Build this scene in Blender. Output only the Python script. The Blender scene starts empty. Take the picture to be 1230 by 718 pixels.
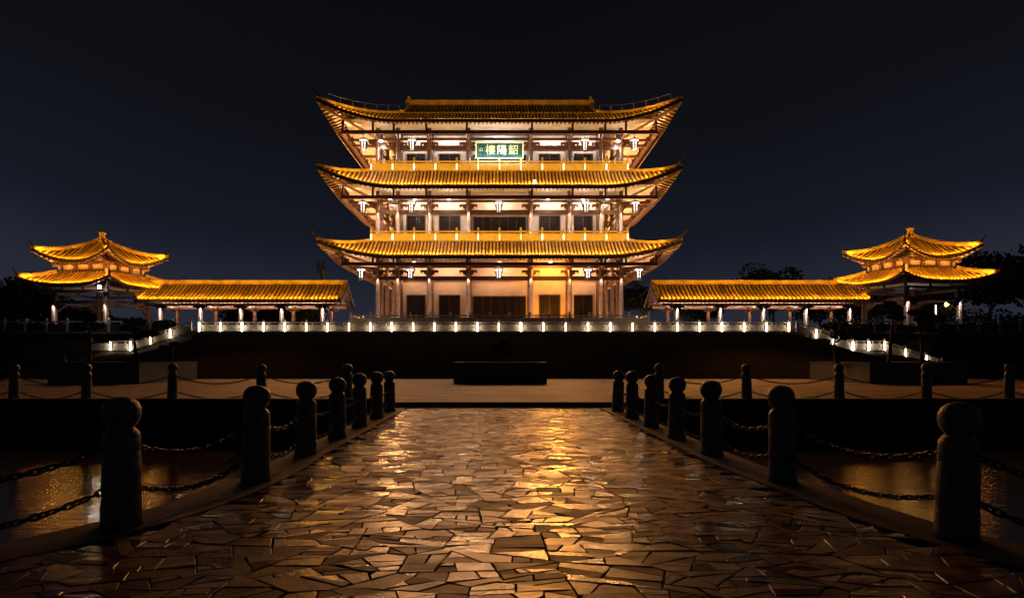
import bpy, math, random
from mathutils import Vector, Matrix
R = math.radians
rnd = random.Random(7)
sc = bpy.context.scene
COL = sc.collection

# ------------------------------------------------------------------ camera, sky, exposure
F, CX, HY = 900.0, 603.0, 429.0                     # focal length and optical centre of the 1230 px wide photograph
cam = bpy.data.objects.new('camera', bpy.data.cameras.new('camera'))
COL.objects.link(cam)
cam.location = (0, 0, 1.5)
cam.rotation_euler = (R(90), 0, 0)
cam.data.sensor_width = 36
cam.data.lens = 36 * F / 1230
cam.data.shift_x = (615 - CX) / 1230
cam.data.shift_y = (HY - 359) / 1230
cam.data.clip_end = 4000
sc.camera = cam

world = bpy.data.worlds.new('World'); sc.world = world
world.use_nodes = True
wn = world.node_tree; bg = wn.nodes['Background']
tc = wn.nodes.new('ShaderNodeTexCoord'); sp = wn.nodes.new('ShaderNodeSeparateXYZ'); rp = wn.nodes.new('ShaderNodeValToRGB')
ab = wn.nodes.new('ShaderNodeMath'); ab.operation = 'ABSOLUTE'; ma = wn.nodes.new('ShaderNodeMath'); ma.operation = 'MULTIPLY_ADD'
ad = wn.nodes.new('ShaderNodeMath'); ad.operation = 'ADD'; nz = wn.nodes.new('ShaderNodeTexNoise'); nz.inputs['Scale'].default_value = 2.2; nz.inputs['Detail'].default_value = 4
mn = wn.nodes.new('ShaderNodeMath'); mn.operation = 'MULTIPLY_ADD'; mn.inputs[1].default_value = .10; mn.inputs[2].default_value = .05
wn.links.new(tc.outputs['Generated'], sp.inputs[0]); wn.links.new(tc.outputs['Generated'], nz.inputs['Vector'])
wn.links.new(sp.outputs['X'], ab.inputs[0]); wn.links.new(ab.outputs[0], ma.inputs[0]); ma.inputs[1].default_value = -.22          # town glow low on both sides
wn.links.new(sp.outputs['Z'], ma.inputs[2]); wn.links.new(nz.outputs[0], mn.inputs[0]); wn.links.new(ma.outputs[0], ad.inputs[0]); wn.links.new(mn.outputs[0], ad.inputs[1])
wn.links.new(ad.outputs[0], rp.inputs[0]); wn.links.new(rp.outputs[0], bg.inputs[0])
e = rp.color_ramp.elements
e[0].position = .09; e[0].color = (.0190, .0222, .0350, 1)
e[1].position = .50; e[1].color = (.0036, .0034, .0050, 1)
for pos_, c_ in ((.18, (.0080, .0100, .0170, 1)), (.32, (.0050, .0055, .0084, 1))): x = e.new(pos_); x.color = c_
bg.inputs[1].default_value = 1.0
sc.view_settings.view_transform = 'Standard'; sc.view_settings.look = 'None'
sc.view_settings.exposure = 0.0; sc.view_settings.gamma = 1.0
sc.cycles.use_denoising = True
sc.cycles.max_bounces = 6; sc.cycles.diffuse_bounces = 3; sc.cycles.glossy_bounces = 3
sc.cycles.sample_clamp_indirect = 6.0; sc.cycles.caustics_reflective = False
sc.cycles.use_light_tree = True

AMBER, GOLD, WARM, WHITE = (1, .50, .10), (1, .62, .16), (1, .66, .40), (1, .90, .74)
PW = dict(roof=46, roof_side=32, soffit=210, soffit_side=1500, column=70, flood=16500, side_fill=44000, gallery=32, gallery_in=360, pav=26, pav_in=60)

def P(px, py, Y):                                   # a photograph pixel at distance Y -> world point
    return Vector(((px - CX) / F * Y, Y, 1.5 + (HY - py) / F * Y))
def PX(px, Y): return (px - CX) / F * Y

def look(o, target):
    o.rotation_euler = (Vector(target) - Vector(o.location)).to_track_quat('-Z', 'Y').to_euler()
def lamp(kind, name, loc, power, color, target=None, size=(.1, .1), angle=60, blend=.5, radius=.08, spread=None):
    d = bpy.data.lights.new(name, kind); d.energy = power; d.color = color
    if kind == 'AREA':
        d.shape = 'RECTANGLE'; d.size, d.size_y = size
        if spread: d.spread = R(spread)
    elif kind == 'SPOT':
        d.spot_size = R(angle); d.spot_blend = blend; d.shadow_soft_size = radius
    else: d.shadow_soft_size = radius
    o = bpy.data.objects.new(name, d); COL.objects.link(o); o.location = loc
    if target is not None: look(o, target)
    return o
def strip(name, p0, p1, aim, power, color, w=.08):
    """a long lamp bar from p0 to p1 that shines along the vector aim"""
    p0, p1, aim = Vector(p0), Vector(p1), Vector(aim).normalized()
    d = bpy.data.lights.new(name, 'AREA'); d.shape = 'RECTANGLE'; d.size = (p1 - p0).length; d.size_y = w; d.energy = power; d.color = color
    o = bpy.data.objects.new(name, d); COL.objects.link(o)
    xa = (p1 - p0).normalized(); za = -(aim - aim.dot(xa) * xa).normalized(); ya = za.cross(xa)
    m = Matrix((xa, ya, za)).transposed().to_4x4(); m.translation = (p0 + p1) / 2
    o.matrix_world = m
    return o

# ------------------------------------------------------------------ materials
def mat(name, c, rough=.6, var=.25, scale=3.0, bump=.0, bscale=None, c2=None, spec=.5, metal=0, island=0.0, coat=0.0, rvar=0.0):
    m = bpy.data.materials.new(name); m.use_nodes = True
    n, l = m.node_tree.nodes, m.node_tree.links; b = n['Principled BSDF']
    b.inputs['Roughness'].default_value = rough; b.inputs['Metallic'].default_value = metal
    b.inputs['Specular IOR Level'].default_value = spec; b.inputs['Coat Weight'].default_value = coat
    t = n.new('ShaderNodeTexCoord'); nz = n.new('ShaderNodeTexNoise'); nz.inputs['Scale'].default_value = scale; nz.inputs['Detail'].default_value = 6
    l.new(t.outputs['Object'], nz.inputs['Vector'])
    mx = n.new('ShaderNodeMix'); mx.data_type = 'RGBA'
    c2 = c2 or tuple(v * (1 - var) for v in c)
    mx.inputs['A'].default_value = (*[min(1, v * (1 + var * .5)) for v in c], 1); mx.inputs['B'].default_value = (*c2, 1)
    cr = n.new('ShaderNodeMapRange'); cr.inputs['From Min'].default_value = .35; cr.inputs['From Max'].default_value = .65
    l.new(nz.outputs[0], cr.inputs['Value']); l.new(cr.outputs[0], mx.inputs['Factor'])
    out = mx.outputs['Result']
    if island:
        g = n.new('ShaderNodeNewGeometry'); hs = n.new('ShaderNodeHueSaturation')
        mr = n.new('ShaderNodeMapRange'); mr.inputs['To Min'].default_value = 1 - island; mr.inputs['To Max'].default_value = 1 + island
        l.new(g.outputs['Random Per Island'], mr.inputs['Value']); l.new(mr.outputs[0], hs.inputs['Value']); l.new(out, hs.inputs['Color'])
        out = hs.outputs[0]
    l.new(out, b.inputs['Base Color'])
    if rvar:
        rr = n.new('ShaderNodeMapRange'); rr.inputs['To Min'].default_value = max(.03, rough - rvar); rr.inputs['To Max'].default_value = rough + rvar
        l.new(nz.outputs[0], rr.inputs['Value']); l.new(rr.outputs[0], b.inputs['Roughness'])
    if bump:
        n2 = n.new('ShaderNodeTexNoise'); n2.inputs['Scale'].default_value = bscale or scale * 8; n2.inputs['Detail'].default_value = 5
        l.new(t.outputs['Object'], n2.inputs['Vector'])
        bp = n.new('ShaderNodeBump'); bp.inputs['Strength'].default_value = bump; bp.inputs['Distance'].default_value = .02
        l.new(n2.outputs[0], bp.inputs['Height']); l.new(bp.outputs[0], b.inputs['Normal'])
    return m
def emis(name, c, s):
    m = bpy.data.materials.new(name); m.use_nodes = True
    b = m.node_tree.nodes['Principled BSDF']; b.inputs['Base Color'].default_value = (.8, .8, .8, 1)
    b.inputs['Emission Color'].default_value = (*c, 1); b.inputs['Emission Strength'].default_value = s
    return m
def emis_var(name, c, s, c2):
    """lamps of one kind are never equally bright"""
    m = emis(name, c, s); n, l = m.node_tree.nodes, m.node_tree.links; b = n['Principled BSDF']
    oi = n.new('ShaderNodeObjectInfo'); mr = n.new('ShaderNodeMapRange'); mr.inputs['To Min'].default_value = s * .35; mr.inputs['To Max'].default_value = s * 1.5
    l.new(oi.outputs['Random'], mr.inputs['Value']); l.new(mr.outputs[0], b.inputs['Emission Strength'])
    mx = n.new('ShaderNodeMix'); mx.data_type = 'RGBA'; mx.inputs['A'].default_value = (*c2, 1); mx.inputs['B'].default_value = (*c, 1); l.new(oi.outputs['Random'], mx.inputs['Factor']); l.new(mx.outputs['Result'], b.inputs['Emission Color'])
    return m
M = dict(
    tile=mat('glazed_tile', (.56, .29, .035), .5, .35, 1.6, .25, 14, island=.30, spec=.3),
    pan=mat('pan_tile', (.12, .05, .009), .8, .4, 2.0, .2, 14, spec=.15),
    tileend=mat('tile_end', (.40, .21, .04), .4, .3, 6),
    fascia=mat('eave_board', (.05, .022, .014), .6, .3, 4),
    soffit=mat('soffit_board', (.60, .38, .25), .7, .25, 2),
    rafter=mat('painted_rafter', (.10, .04, .024), .6, .3, 3),
    raftend=mat('rafter_end', (.45, .32, .22), .6, .2, 6),
    wood=mat('dark_red_wood', (.085, .036, .024), .42, .35, 3, .1, 30),
    beam=mat('beam_wood', (.075, .032, .021), .45, .3, 2.5, .1, 30),
    column=mat('column_lacquer', (.15, .08, .056), .38, .3, 2, .05, 20),
    bracket=mat('bracket_wood', (.11, .045, .028), .5, .3, 4),
    plaster=mat('pale_plaster', (.62, .50, .44), .75, .12, 1.2, .05, 20),
    ceiling=mat('ceiling_paint', (.55, .45, .40), .8, .12, 1.0),
    lattice=mat('lattice_wood', (.045, .02, .013), .5, .3, 6),
    glass=mat('dark_window_glass', (.012, .010, .010), .12, .2, 2),
    stone=mat('white_balustrade_stone', (.50, .46, .41), .55, .22, 5, .15, 40),
    panel=mat('balcony_panel', (.55, .35, .13), .6, .15, 2),
    granite=mat('bollard_granite', (.15, .12, .10), .42, .5, 14, .55, 45, rvar=.15),
    kerb=mat('kerb_stone', (.085, .052, .033), .7, .3, 2.5, .2, 25, rvar=.15),
    iron=mat('chain_iron', (.035, .032, .030), .42, .4, 20, .2, 60, metal=.6),
    horn=mat('dark_horn', (.05, .05, .05), .35, .3, 8, metal=.3),
    terrace=mat('terrace_paving', (.22, .19, .16), .6, .25, 1.5),
    wall=mat('dark_retaining_wall', (.045, .04, .036), .8, .3, 1.5, .2, 12),
    planter=mat('planter_stone', (.075, .055, .04), .55, .25, 1.6, .12, 30),
    soil=mat('soil', (.03, .022, .016), .95, .3, 6, .5, 20),
    bank=mat('clipped_shrub_bank', (.030, .026, .016), .95, .5, 5.0, .5, 14, spec=.0),
    bark=mat('bark', (.085, .06, .04), .9, .4, 8, .6, 20),
    leaf=mat('dark_leaf', (.030, .040, .016), .7, .4, 1.3, spec=.15, island=.5),
    leaf2=mat('far_leaf', (.020, .024, .013), .8, .4, 1.3, spec=.1, island=.5),
    rock=mat('rock', (.20, .18, .16), .8, .35, 3, .6, 10),
    sign=mat('sign_green', (.022, .095, .088), .3, .6, 2.2),
    gilt=mat('gilt', (.85, .70, .42), .35, .15, 8),
    charw=mat('white_lettering', (.85, .82, .74), .45, .1, 8),
    steel=mat('steel_wire', (.30, .30, .30), .4, .2, 9, metal=.7),
    tassel=mat('tassel', (.16, .11, .07), .8, .3, 9),
    housing=mat('lamp_housing', (.04, .04, .04), .5, .2, 9),
    lantern=emis('lantern_glass', (1, .95, .86), 1.9),
    post_lamp=emis_var('post_lamp_glass', (1, .82, .58), 36, (1, .66, .34)),
    balc_lamp=emis_var('balcony_lamp_glass', (1, .82, .52), 8, (1, .60, .22)),
    downlight=emis('downlight_glass', (1, .86, .68), 45),
    floodglass=emis('flood_glass', (1, .9, .75), 28),
    amberglass=emis('amber_glass', (1, .6, .2), 8),
)

# ------------------------------------------------------------------ mesh builder
class MB:
    def __init__(s): s.v, s.f, s.m, s.cur = [], [], [], 0
    def mi(s, i): s.cur = i; return s
    def face(s, idx): s.f.append(idx); s.m.append(s.cur)
    def hexa(s, p):                                  # 8 corners: bottom ring, top ring
        b = len(s.v); s.v += [tuple(q) for q in p]
        for q in ((3, 2, 1, 0), (4, 5, 6, 7), (0, 1, 5, 4), (1, 2, 6, 5), (2, 3, 7, 6), (3, 0, 4, 7)): s.face([b + i for i in q])
        return s
    def box(s, x0, x1, y0, y1, z0, z1):
        return s.hexa([(x0, y0, z0), (x1, y0, z0), (x1, y1, z0), (x0, y1, z0), (x0, y0, z1), (x1, y0, z1), (x1, y1, z1), (x0, y1, z1)])
    def bar(s, p0, p1, w, h, up=(0, 0, 1)):
        p0, p1 = Vector(p0), Vector(p1); d = (p1 - p0).normalized(); up = Vector(up)
        if abs(d.dot(up)) > .98: up = Vector((0, 1, 0))
        sx = d.cross(up).normalized() * w / 2; u = sx.cross(d).normalized() * h / 2
        return s.hexa([p0 - sx - u, p0 + sx - u, p1 + sx - u, p1 - sx - u, p0 - sx + u, p0 + sx + u, p1 + sx + u, p1 - sx + u])
    def tube(s, pts, rad, n=8, cap=True):
        pts = [Vector(p) for p in pts]; b = len(s.v); prev = None
        if not isinstance(rad, (list, tuple)): rad = [rad] * len(pts)
        for i, p in enumerate(pts):
            d = (pts[min(i + 1, len(pts) - 1)] - pts[max(i - 1, 0)]).normalized()
            a = prev if prev is not None else (Vector((1, 0, 0)) if abs(d.x) < .9 else Vector((0, 1, 0)))
            a = (a - a.dot(d) * d).normalized(); c = d.cross(a); prev = a
            for k in range(n):
                t = 2 * math.pi * k / n; s.v.append(tuple(p + (a * math.cos(t) + c * math.sin(t)) * rad[i]))
        for i in range(len(pts) - 1):
            for k in range(n):
                k2 = (k + 1) % n; s.face([b + i * n + k, b + i * n + k2, b + (i + 1) * n + k2, b + (i + 1) * n + k])
        if cap:
            s.face([b + k for k in reversed(range(n))]); s.face([b + (len(pts) - 1) * n + k for k in range(n)])
        return s
    def lathe(s, prof, c=(0, 0, 0), n=16, rot=0):
        b = len(s.v)
        for r, z in prof:
            for k in range(n):
                t = 2 * math.pi * k / n + rot; s.v.append((c[0] + r * math.cos(t), c[1] + r * math.sin(t), c[2] + z))
        for i in range(len(prof) - 1):
            for k in range(n):
                k2 = (k + 1) % n; s.face([b + i * n + k, b + i * n + k2, b + (i + 1) * n + k2, b + (i + 1) * n + k])
        s.face([b + k for k in reversed(range(n))]); s.face([b + (len(prof) - 1) * n + k for k in range(n)])
        return s
    def grid(s, rows):
        b = len(s.v); nv = len(rows[0])
        for r in rows: s.v += [tuple(p) for p in r]
        for i in range(len(rows) - 1):
            for j in range(nv - 1): s.face([b + i * nv + j, b + (i + 1) * nv + j, b + (i + 1) * nv + j + 1, b + i * nv + j + 1])
        return s
    def prism(s, poly, ax, t0, t1):
        """2D outline (a, z) extruded along axis ax ('x' or 'y') or along z for ax == 'z'"""
        b = len(s.v); n = len(poly)
        for t in (t0, t1):
            for a, c in poly: s.v.append((a, t, c) if ax == 'y' else (t, a, c) if ax == 'x' else (a, c, t))
        s.face([b + i for i in range(n)]); s.face([b + n + i for i in reversed(range(n))])
        for i in range(n):
            j = (i + 1) % n; s.face([b + j, b + i, b + n + i, b + n + j])
        return s
    def build(s, name, mats, parent=None, smooth=False, fix=False):
        me = bpy.data.meshes.new(name); me.from_pydata(s.v, [], s.f)
        for mm in (mats if isinstance(mats, (list, tuple)) else [mats]): me.materials.append(M[mm])
        me.polygons.foreach_set('material_index', s.m)
        if smooth: me.polygons.foreach_set('use_smooth', [True] * len(s.f))
        if fix:
            import bmesh
            bm = bmesh.new(); bm.from_mesh(me); bmesh.ops.recalc_face_normals(bm, faces=bm.faces); bm.to_mesh(me); bm.free()
        me.update()
        o = bpy.data.objects.new(name, me); COL.objects.link(o)
        if parent is not None: put(o, parent)
        return o
WORLD_OF = {}
def put(o, parent):                                  # parent without moving: geometry is written in world coordinates
    o.parent = parent
    if parent.name in WORLD_OF: o.matrix_parent_inverse = WORLD_OF[parent.name].inverted()
def tag(o, label=None, cat=None, group=None, kind=None):
    for k, v in (('label', label), ('category', cat), ('group', group), ('kind', kind)):
        if v: o[k] = v
    return o
def thing(name, label, cat, loc=(0, 0, 0), rz=0, group=None, inv=True):
    o = bpy.data.objects.new(name, None); COL.objects.link(o); o.location = loc; o.rotation_euler = (0, 0, rz)
    o.empty_display_size = .3
    if inv: WORLD_OF[o.name] = Matrix.Translation(loc) @ Matrix.Rotation(rz, 4, 'Z')
    return tag(o, label, cat, group)
def struct(o): o['kind'] = 'structure'; return o
def kids(o): return list(CH.get(o.name, ()))
CH = {}
def index_children():
    CH.clear()
    for o in bpy.data.objects:
        if o.parent: CH.setdefault(o.parent.name, []).append(o)
def copy_tree(o, parent=None):
    c = o.copy(); COL.objects.link(c)
    if parent is not None: c.parent = parent
    for k in kids(o): copy_tree(k, c)
    return c
ORD = ['first', 'second', 'third', 'fourth', 'fifth', 'sixth', 'seventh', 'eighth', 'ninth', 'tenth']

# ------------------------------------------------------------------ curved hip roof
def hip_roof(parent, c, A, B, a, b, ze, zt, lift, ext, Lc, sag, dp, rows=.345, rib=.095, nv=6, gable=None, horn=1.0, ridge=(.22, .22), thick=.30, raft=.40, rsize=.13, rz=0.0):
    """eave rectangle A x B, inner rectangle a x b at zt, corners lifted by lift and pushed out by ext; dp: distance of the eave purlin from the eave"""
    cx, cy = c; cr, sr = math.cos(rz), math.sin(rz)
    W = lambda x, y, z: Vector((cx + x * cr - y * sr, cy + x * sr + y * cr, z))
    tl, fa, so, rf = MB(), MB(), MB(), MB()
    def frame(k):
        L, D, l, d = (A, B, a, b) if k % 2 == 0 else (B, A, b, a)
        def loc(s, q, z):
            x, y = ((s, -q), (q, s), (-s, q), (-q, -s))[k]
            return W(x, y, z)
        def eave(t):
            kk = max(0.0, 1 - (L - abs(t)) / Lc) ** 2.1
            return t + math.copysign(ext * kk, t), D + ext * kk, ze + lift * kk
        def top(s):
            if abs(s) <= l: return s, d, zt
            f = (L + ext - abs(s)) / (L + ext - l)
            return s, D + ext + (d - D - ext) * f, ze + lift + (zt - ze - lift) * f - sag * 1.6 * 4 * f * (1 - f)
        def pt(t, v, dz=0.0):
            s, q, z = eave(t); S, Q, Z = top(s); ln = abs(q - Q)
            return loc(s, q + (Q - q) * v, z + (Z - z) * v - sag * 4 * v * (1 - v) * min(1, ln / (D - d)) + dz)
        return L, D, d, loc, eave, top, pt
    for k in range(4):
        L, D, d, loc, eave, top, pt = frame(k)
        n = int(2 * L / .5); ts = [-L + 2 * L * i / n for i in range(n + 1)]; vs = [i / nv for i in range(nv + 1)]
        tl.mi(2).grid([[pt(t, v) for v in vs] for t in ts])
        so.mi(1).grid([[pt(t, v, -thick - .12 * v) for v in reversed(vs)] for t in ts])
        fa.mi(0).grid([[pt(t, 0, .0), pt(t, 0, -thick)] for t in ts])
        nr = int(2 * L / rows); side = (loc(1, 0, 0) - loc(0, 0, 0))
        for i in range(nr + 1):
            t = -L + 2 * L * (i + .5) / (nr + 1)
            s, q, z = eave(t); S, Q, Z = top(s)
            if abs(q - Q) < .35: continue
            b0 = len(tl.v); tl.mi(0)
            for v in vs:
                p = pt(t, v)
                for g in range(5):
                    an = math.pi * g / 4; tl.v.append(tuple(p + side * (rib * math.cos(an)) + Vector((0, 0, rib * 1.15 * math.sin(an)))))
            for j in range(nv):
                for g in range(4): tl.face([b0 + j * 5 + g, b0 + j * 5 + g + 1, b0 + (j + 1) * 5 + g + 1, b0 + (j + 1) * 5 + g])
            tl.mi(1); p = pt(t, 0); out = (loc(0, 1, 0) - loc(0, 0, 0)) * .03      # round end tile
            b0 = len(tl.v)
            for g in range(8):
                an = 2 * math.pi * g / 8; tl.v.append(tuple(p + out + side * (rib * 1.1 * math.cos(an)) + Vector((0, 0, rib * 1.1 * math.sin(an)))))
            tl.face([b0 + g for g in range(8)])
        nr = int(2 * L / raft)                                                   # rafters between the eave and the purlin
        for i in range(nr + 1):
            t = -L + 2 * L * (i + .5) / (nr + 1)
            s, q, z = eave(t); S, Q, Z = top(s); ln = abs(q - Q)
            if ln < .3: continue
            v1 = min(.97, max(.05, (q - (D - dp)) / ln))
            p0 = pt(t, .02, -thick - .06); p1 = pt(t, v1, -thick - .12 * v1 - .06)
            rf.mi(0).bar(p0, p1, rsize, rsize * 1.15)
            o = (loc(0, 1, 0) - loc(0, 0, 0))
            rf.mi(1).bar(p0 + o * .012, p0 + o * .002, rsize * .8, rsize * .9)
    tl.cur = 0
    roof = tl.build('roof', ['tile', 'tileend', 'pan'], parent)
    fa.build('eave_board', ['fascia'], roof); so.build('soffit', ['soffit', 'soffit'], roof); rf.build('rafter_row', ['rafter', 'raftend'], roof)
    for k in range(4):                                                           # hip ridges and their horns
        L, D, d, loc, eave, top, pt = frame(k)
        l = a if k % 2 == 0 else b
        pts = []
        for i in range(11):
            f = i / 10; s = (L + ext) + (l - L - ext) * f; S, Q, Z = top(s if f < 1 else l)
            pts.append(loc(s, Q, Z + .10))
        m = MB()
        for i in range(10):
            m.bar(pts[i], pts[i + 1] + (pts[i + 1] - pts[i]) * .04, ridge[0], ridge[1])
            m.bar(pts[i] + Vector((0, 0, ridge[1] * .6)), pts[i + 1] + Vector((0, 0, ridge[1] * .6)), ridge[0] * .55, ridge[1] * .3)
        hr = m.build('hip_ridge', 'tile', roof)
        dr = (pts[0] - pts[2]); dr.z = 0; dr.normalize(); hp = []
        for i in range(7):
            f = i / 6; hp.append(pts[0] + dr * (-.35 + .95 * horn * f ** .9) + Vector((0, 0, .12 + 1.0 * horn * f ** 1.9)))
        MB().tube(hp, [.15 * horn, .15 * horn, .12 * horn, .09 * horn, .07 * horn, .05 * horn, .02], 6).build('horn', 'horn', roof, True)
    return roof, frame

def eave_lights(frame, sides, n, power, color, dz=.26, v0=.05, lo=.90):
    """lamp bars lying just above the eave tiles, shining up the slope; power is per metre"""
    for k in sides:
        L, D, d, loc, eave, top, pt = frame(k)
        for i in range(n):
            ta, tb = -L * lo + 2 * L * lo * i / n, -L * lo + 2 * L * lo * (i + 1) / n; tm = (ta + tb) / 2
            p0, p1 = pt(ta, v0) + Vector((0, 0, dz)), pt(tb, v0) + Vector((0, 0, dz)); e_ = pt(tm, 0); i_ = loc(*top(eave(tm)[0]))
            aim = Vector((i_.x - e_.x, i_.y - e_.y, 0)).normalized() + Vector((0, 0, .22))
            ln = (p1 - p0).length * .98; c = (p0 + p1) / 2; h = (p1 - p0).normalized() * ln / 2
            strip('eave_light_bar', c - h, c + h, aim, power * ln, color)
# ------------------------------------------------------------------ balustrades
def post_mesh(h, w, lampmat):
    m = MB(); q = w / 2
    m.box(-q, q, -q, q, 0, h * .80)
    m.lathe([(q * .9, h * .80), (q * .8, h * .83), (q * 1.15, h * .85), (q * 1.2, h * .92), (q * .8, h * .97), (q * .2, h)], n=8)
    return m
def balustrade(name, label, group, pts, lit=True, h=1.04, w=.19, face=(0, -1), mats=('stone', 'post_lamp'), rail=.78, pan=(.10, .60), panmat=None):
    """posts at pts (their feet), a rail and an infill panel between neighbours, a lamp at the foot of each lit post"""
    root = thing(name, label, 'balustrade', tuple(pts[0]), 0, group)
    fx, fy = face
    post = lampo = None
    for i, p in enumerate(pts):
        if post is None:
            m = post_mesh(h, w, None); m.v = [(x + p[0], y + p[1], z + p[2]) for x, y, z in m.v]
            o = post = m.build('post', mats[0], root)
            base = Vector(p)
        else:
            o = post.copy(); COL.objects.link(o); o.location = Vector(p) - base
        if lit is True or (lit and lit[i]):
            if lampo is None:
                m = MB(); q = w / 2
                cx_, cy_ = base.x + fx * (q + .05), base.y + fy * (q + .05)
                hx, hy = (.026, .032) if fy else (.032, .026)
                m.box(cx_ - hx, cx_ + hx, cy_ - hy, cy_ + hy, base.z + .05, base.z + h * .70)
                lampo = m.build('post_lamp', mats[1], o)
            else:
                lo = lampo.copy(); COL.objects.link(lo); lo.parent = o
    hr = MB()
    for i in range(len(pts) - 1):
        p, q = Vector(pts[i]), Vector(pts[i + 1]); d = (q - p); u = d.normalized() * (w / 2 - .01)
        hr.bar(p + u + Vector((0, 0, rail)), q - u + Vector((0, 0, rail)), w * .62, .11)
        hr.bar(p + u + Vector((0, 0, .045)), q - u + Vector((0, 0, .045)), w * .9, .09)
        zc = (pan[0] + pan[1]) / 2
        m = MB(); m.bar(p + u + Vector((0, 0, zc)), q - u + Vector((0, 0, zc)), w * .34, pan[1] - pan[0])
        g = (q - p)
        for f in (.28, .72): m.bar(p + g * f + Vector((0, 0, pan[1])), p + g * f + Vector((0, 0, rail - .05)), .09, .16, up=(0, 1, 0))
        m.build('panel', panmat or mats[0], root)
    hr.build('handrail', mats[0], root)
    return root

# ================================================================== THE SETTING
# catmull-rom through the bollard lines gives the edge of the causeway
LEFT = [(-3.12, 20.8), (-3.10, 18.5), (-3.08, 16.2), (-3.06, 13.9), (-3.04, 11.6), (-2.99, 9.1), (-3.40, 6.7), (-4.75, 4.75)]
RIGHT = [(3.21, 20.8), (3.22, 18.5), (3.23, 16.2), (3.24, 13.9), (3.25, 11.6), (3.39, 9.05), (3.76, 6.2), (4.85, 4.35)]
def spline(pts, n=6):
    out = []
    P_ = [pts[0]] + pts + [pts[-1]]
    for i in range(1, len(P_) - 2):
        p0, p1, p2, p3 = [Vector(p) for p in P_[i - 1:i + 3]]
        for k in range(n):
            t = k / n
            out.append(.5 * ((2 * p1) + (p2 - p0) * t + (2 * p0 - 5 * p1 + 4 * p2 - p3) * t * t + (3 * p1 - p0 - 3 * p2 + p3) * t ** 3))
    out.append(Vector(pts[-1])); return out
def offset(path, d):
    out = []
    for i, p in enumerate(path):
        t = (path[min(i + 1, len(path) - 1)] - path[max(i - 1, 0)]).normalized()
        out.append(p + Vector((t.y, -t.x)) * d)
    return out
sgn = {-1: LEFT, 1: RIGHT}
EDGE = {}
for s_, line in sgn.items():
    far = [(line[0][0], 22.5)] + line + [(s_ * 8.0, 2.9), (s_ * 14, 2.3), (s_ * 60, 2.0)]
    pth = spline(far)
    EDGE[s_] = (offset(pth, .30 * s_), offset(pth, -.30 * s_))     # inner, outer
def inner_x(s_, y):
    pth = EDGE[s_][0]
    for i in range(len(pth) - 1):
        if pth[i].y >= y >= pth[i + 1].y:
            f = (pth[i].y - y) / max(1e-6, pth[i].y - pth[i + 1].y)
            return pth[i].x + (pth[i + 1].x - pth[i].x) * f
    return s_ * 60
# which offset is inner?
for s_ in (-1, 1):
    if abs(EDGE[s_][0][3].x) > abs(EDGE[s_][1][3].x): EDGE[s_] = (EDGE[s_][1], EDGE[s_][0])

# water
def water_mat():
    m = bpy.data.materials.new('canal_water'); m.use_nodes = True; n, l = m.node_tree.nodes, m.node_tree.links; b = n['Principled BSDF']
    b.inputs['Base Color'].default_value = (.060, .036, .014, 1); b.inputs['Roughness'].default_value = .16; b.inputs['IOR'].default_value = 1.85
    t = n.new('ShaderNodeTexCoord'); mp = n.new('ShaderNodeMapping'); mp.inputs['Scale'].default_value = (1.0, 2.6, 1); l.new(t.outputs['Object'], mp.inputs[0])
    a = n.new('ShaderNodeTexNoise'); a.inputs['Scale'].default_value = 2.2; a.inputs['Detail'].default_value = 4; l.new(mp.outputs[0], a.inputs['Vector'])
    bp = n.new('ShaderNodeBump'); bp.inputs['Strength'].default_value = .17; bp.inputs['Distance'].default_value = .06
    l.new(a.outputs[0], bp.inputs['Height']); l.new(bp.outputs[0], b.inputs['Normal']); return m
M['water'] = water_mat()
struct(MB().grid([[(-400, -60, -1.17), (-400, 24.45, -1.17)], [(400, -60, -1.17), (400, 24.45, -1.17)]]).build('canal_water', 'water'))
m = MB(); m.box(-400, 400, -60, 24.5, -2.2, -2.0); struct(m.build('canal_bed', 'wall'))

# causeway slab under the stones
poly = [(p.x, p.y) for p in EDGE[-1][1]] + [(-60, -20), (60, -20)] + [(p.x, p.y) for p in reversed(EDGE[1][1])]
M['mortar'] = mat('dark_joint', (.032, .022, .015), .9, .4, 6, .4, 40)
m = MB(); m.prism(poly, 'z', -1.95, -.035)
struct(m.build('causeway_base', ['mortar'], fix=True))
for s_, nm in ((-1, 'causeway_kerb'), (1, 'causeway_kerb')):
    a_, b_ = EDGE[s_]; m = MB()
    for i in range(len(a_) - 1):
        p, q, r_, t_ = a_[i], a_[i + 1], b_[i + 1], b_[i]
        if i % 6 == 0:                                                  # a joint between kerb stones
            d = (q - p).normalized() * .008; p = p + d; t_ = t_ + d
        ring = [p, q, r_, t_] if s_ < 0 else [p, t_, r_, q]
        m.hexa([(v.x, v.y, -.20) for v in ring] + [(v.x, v.y, .007) for v in ring])
    struct(m.build(nm, ['kerb'], fix=True))

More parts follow.
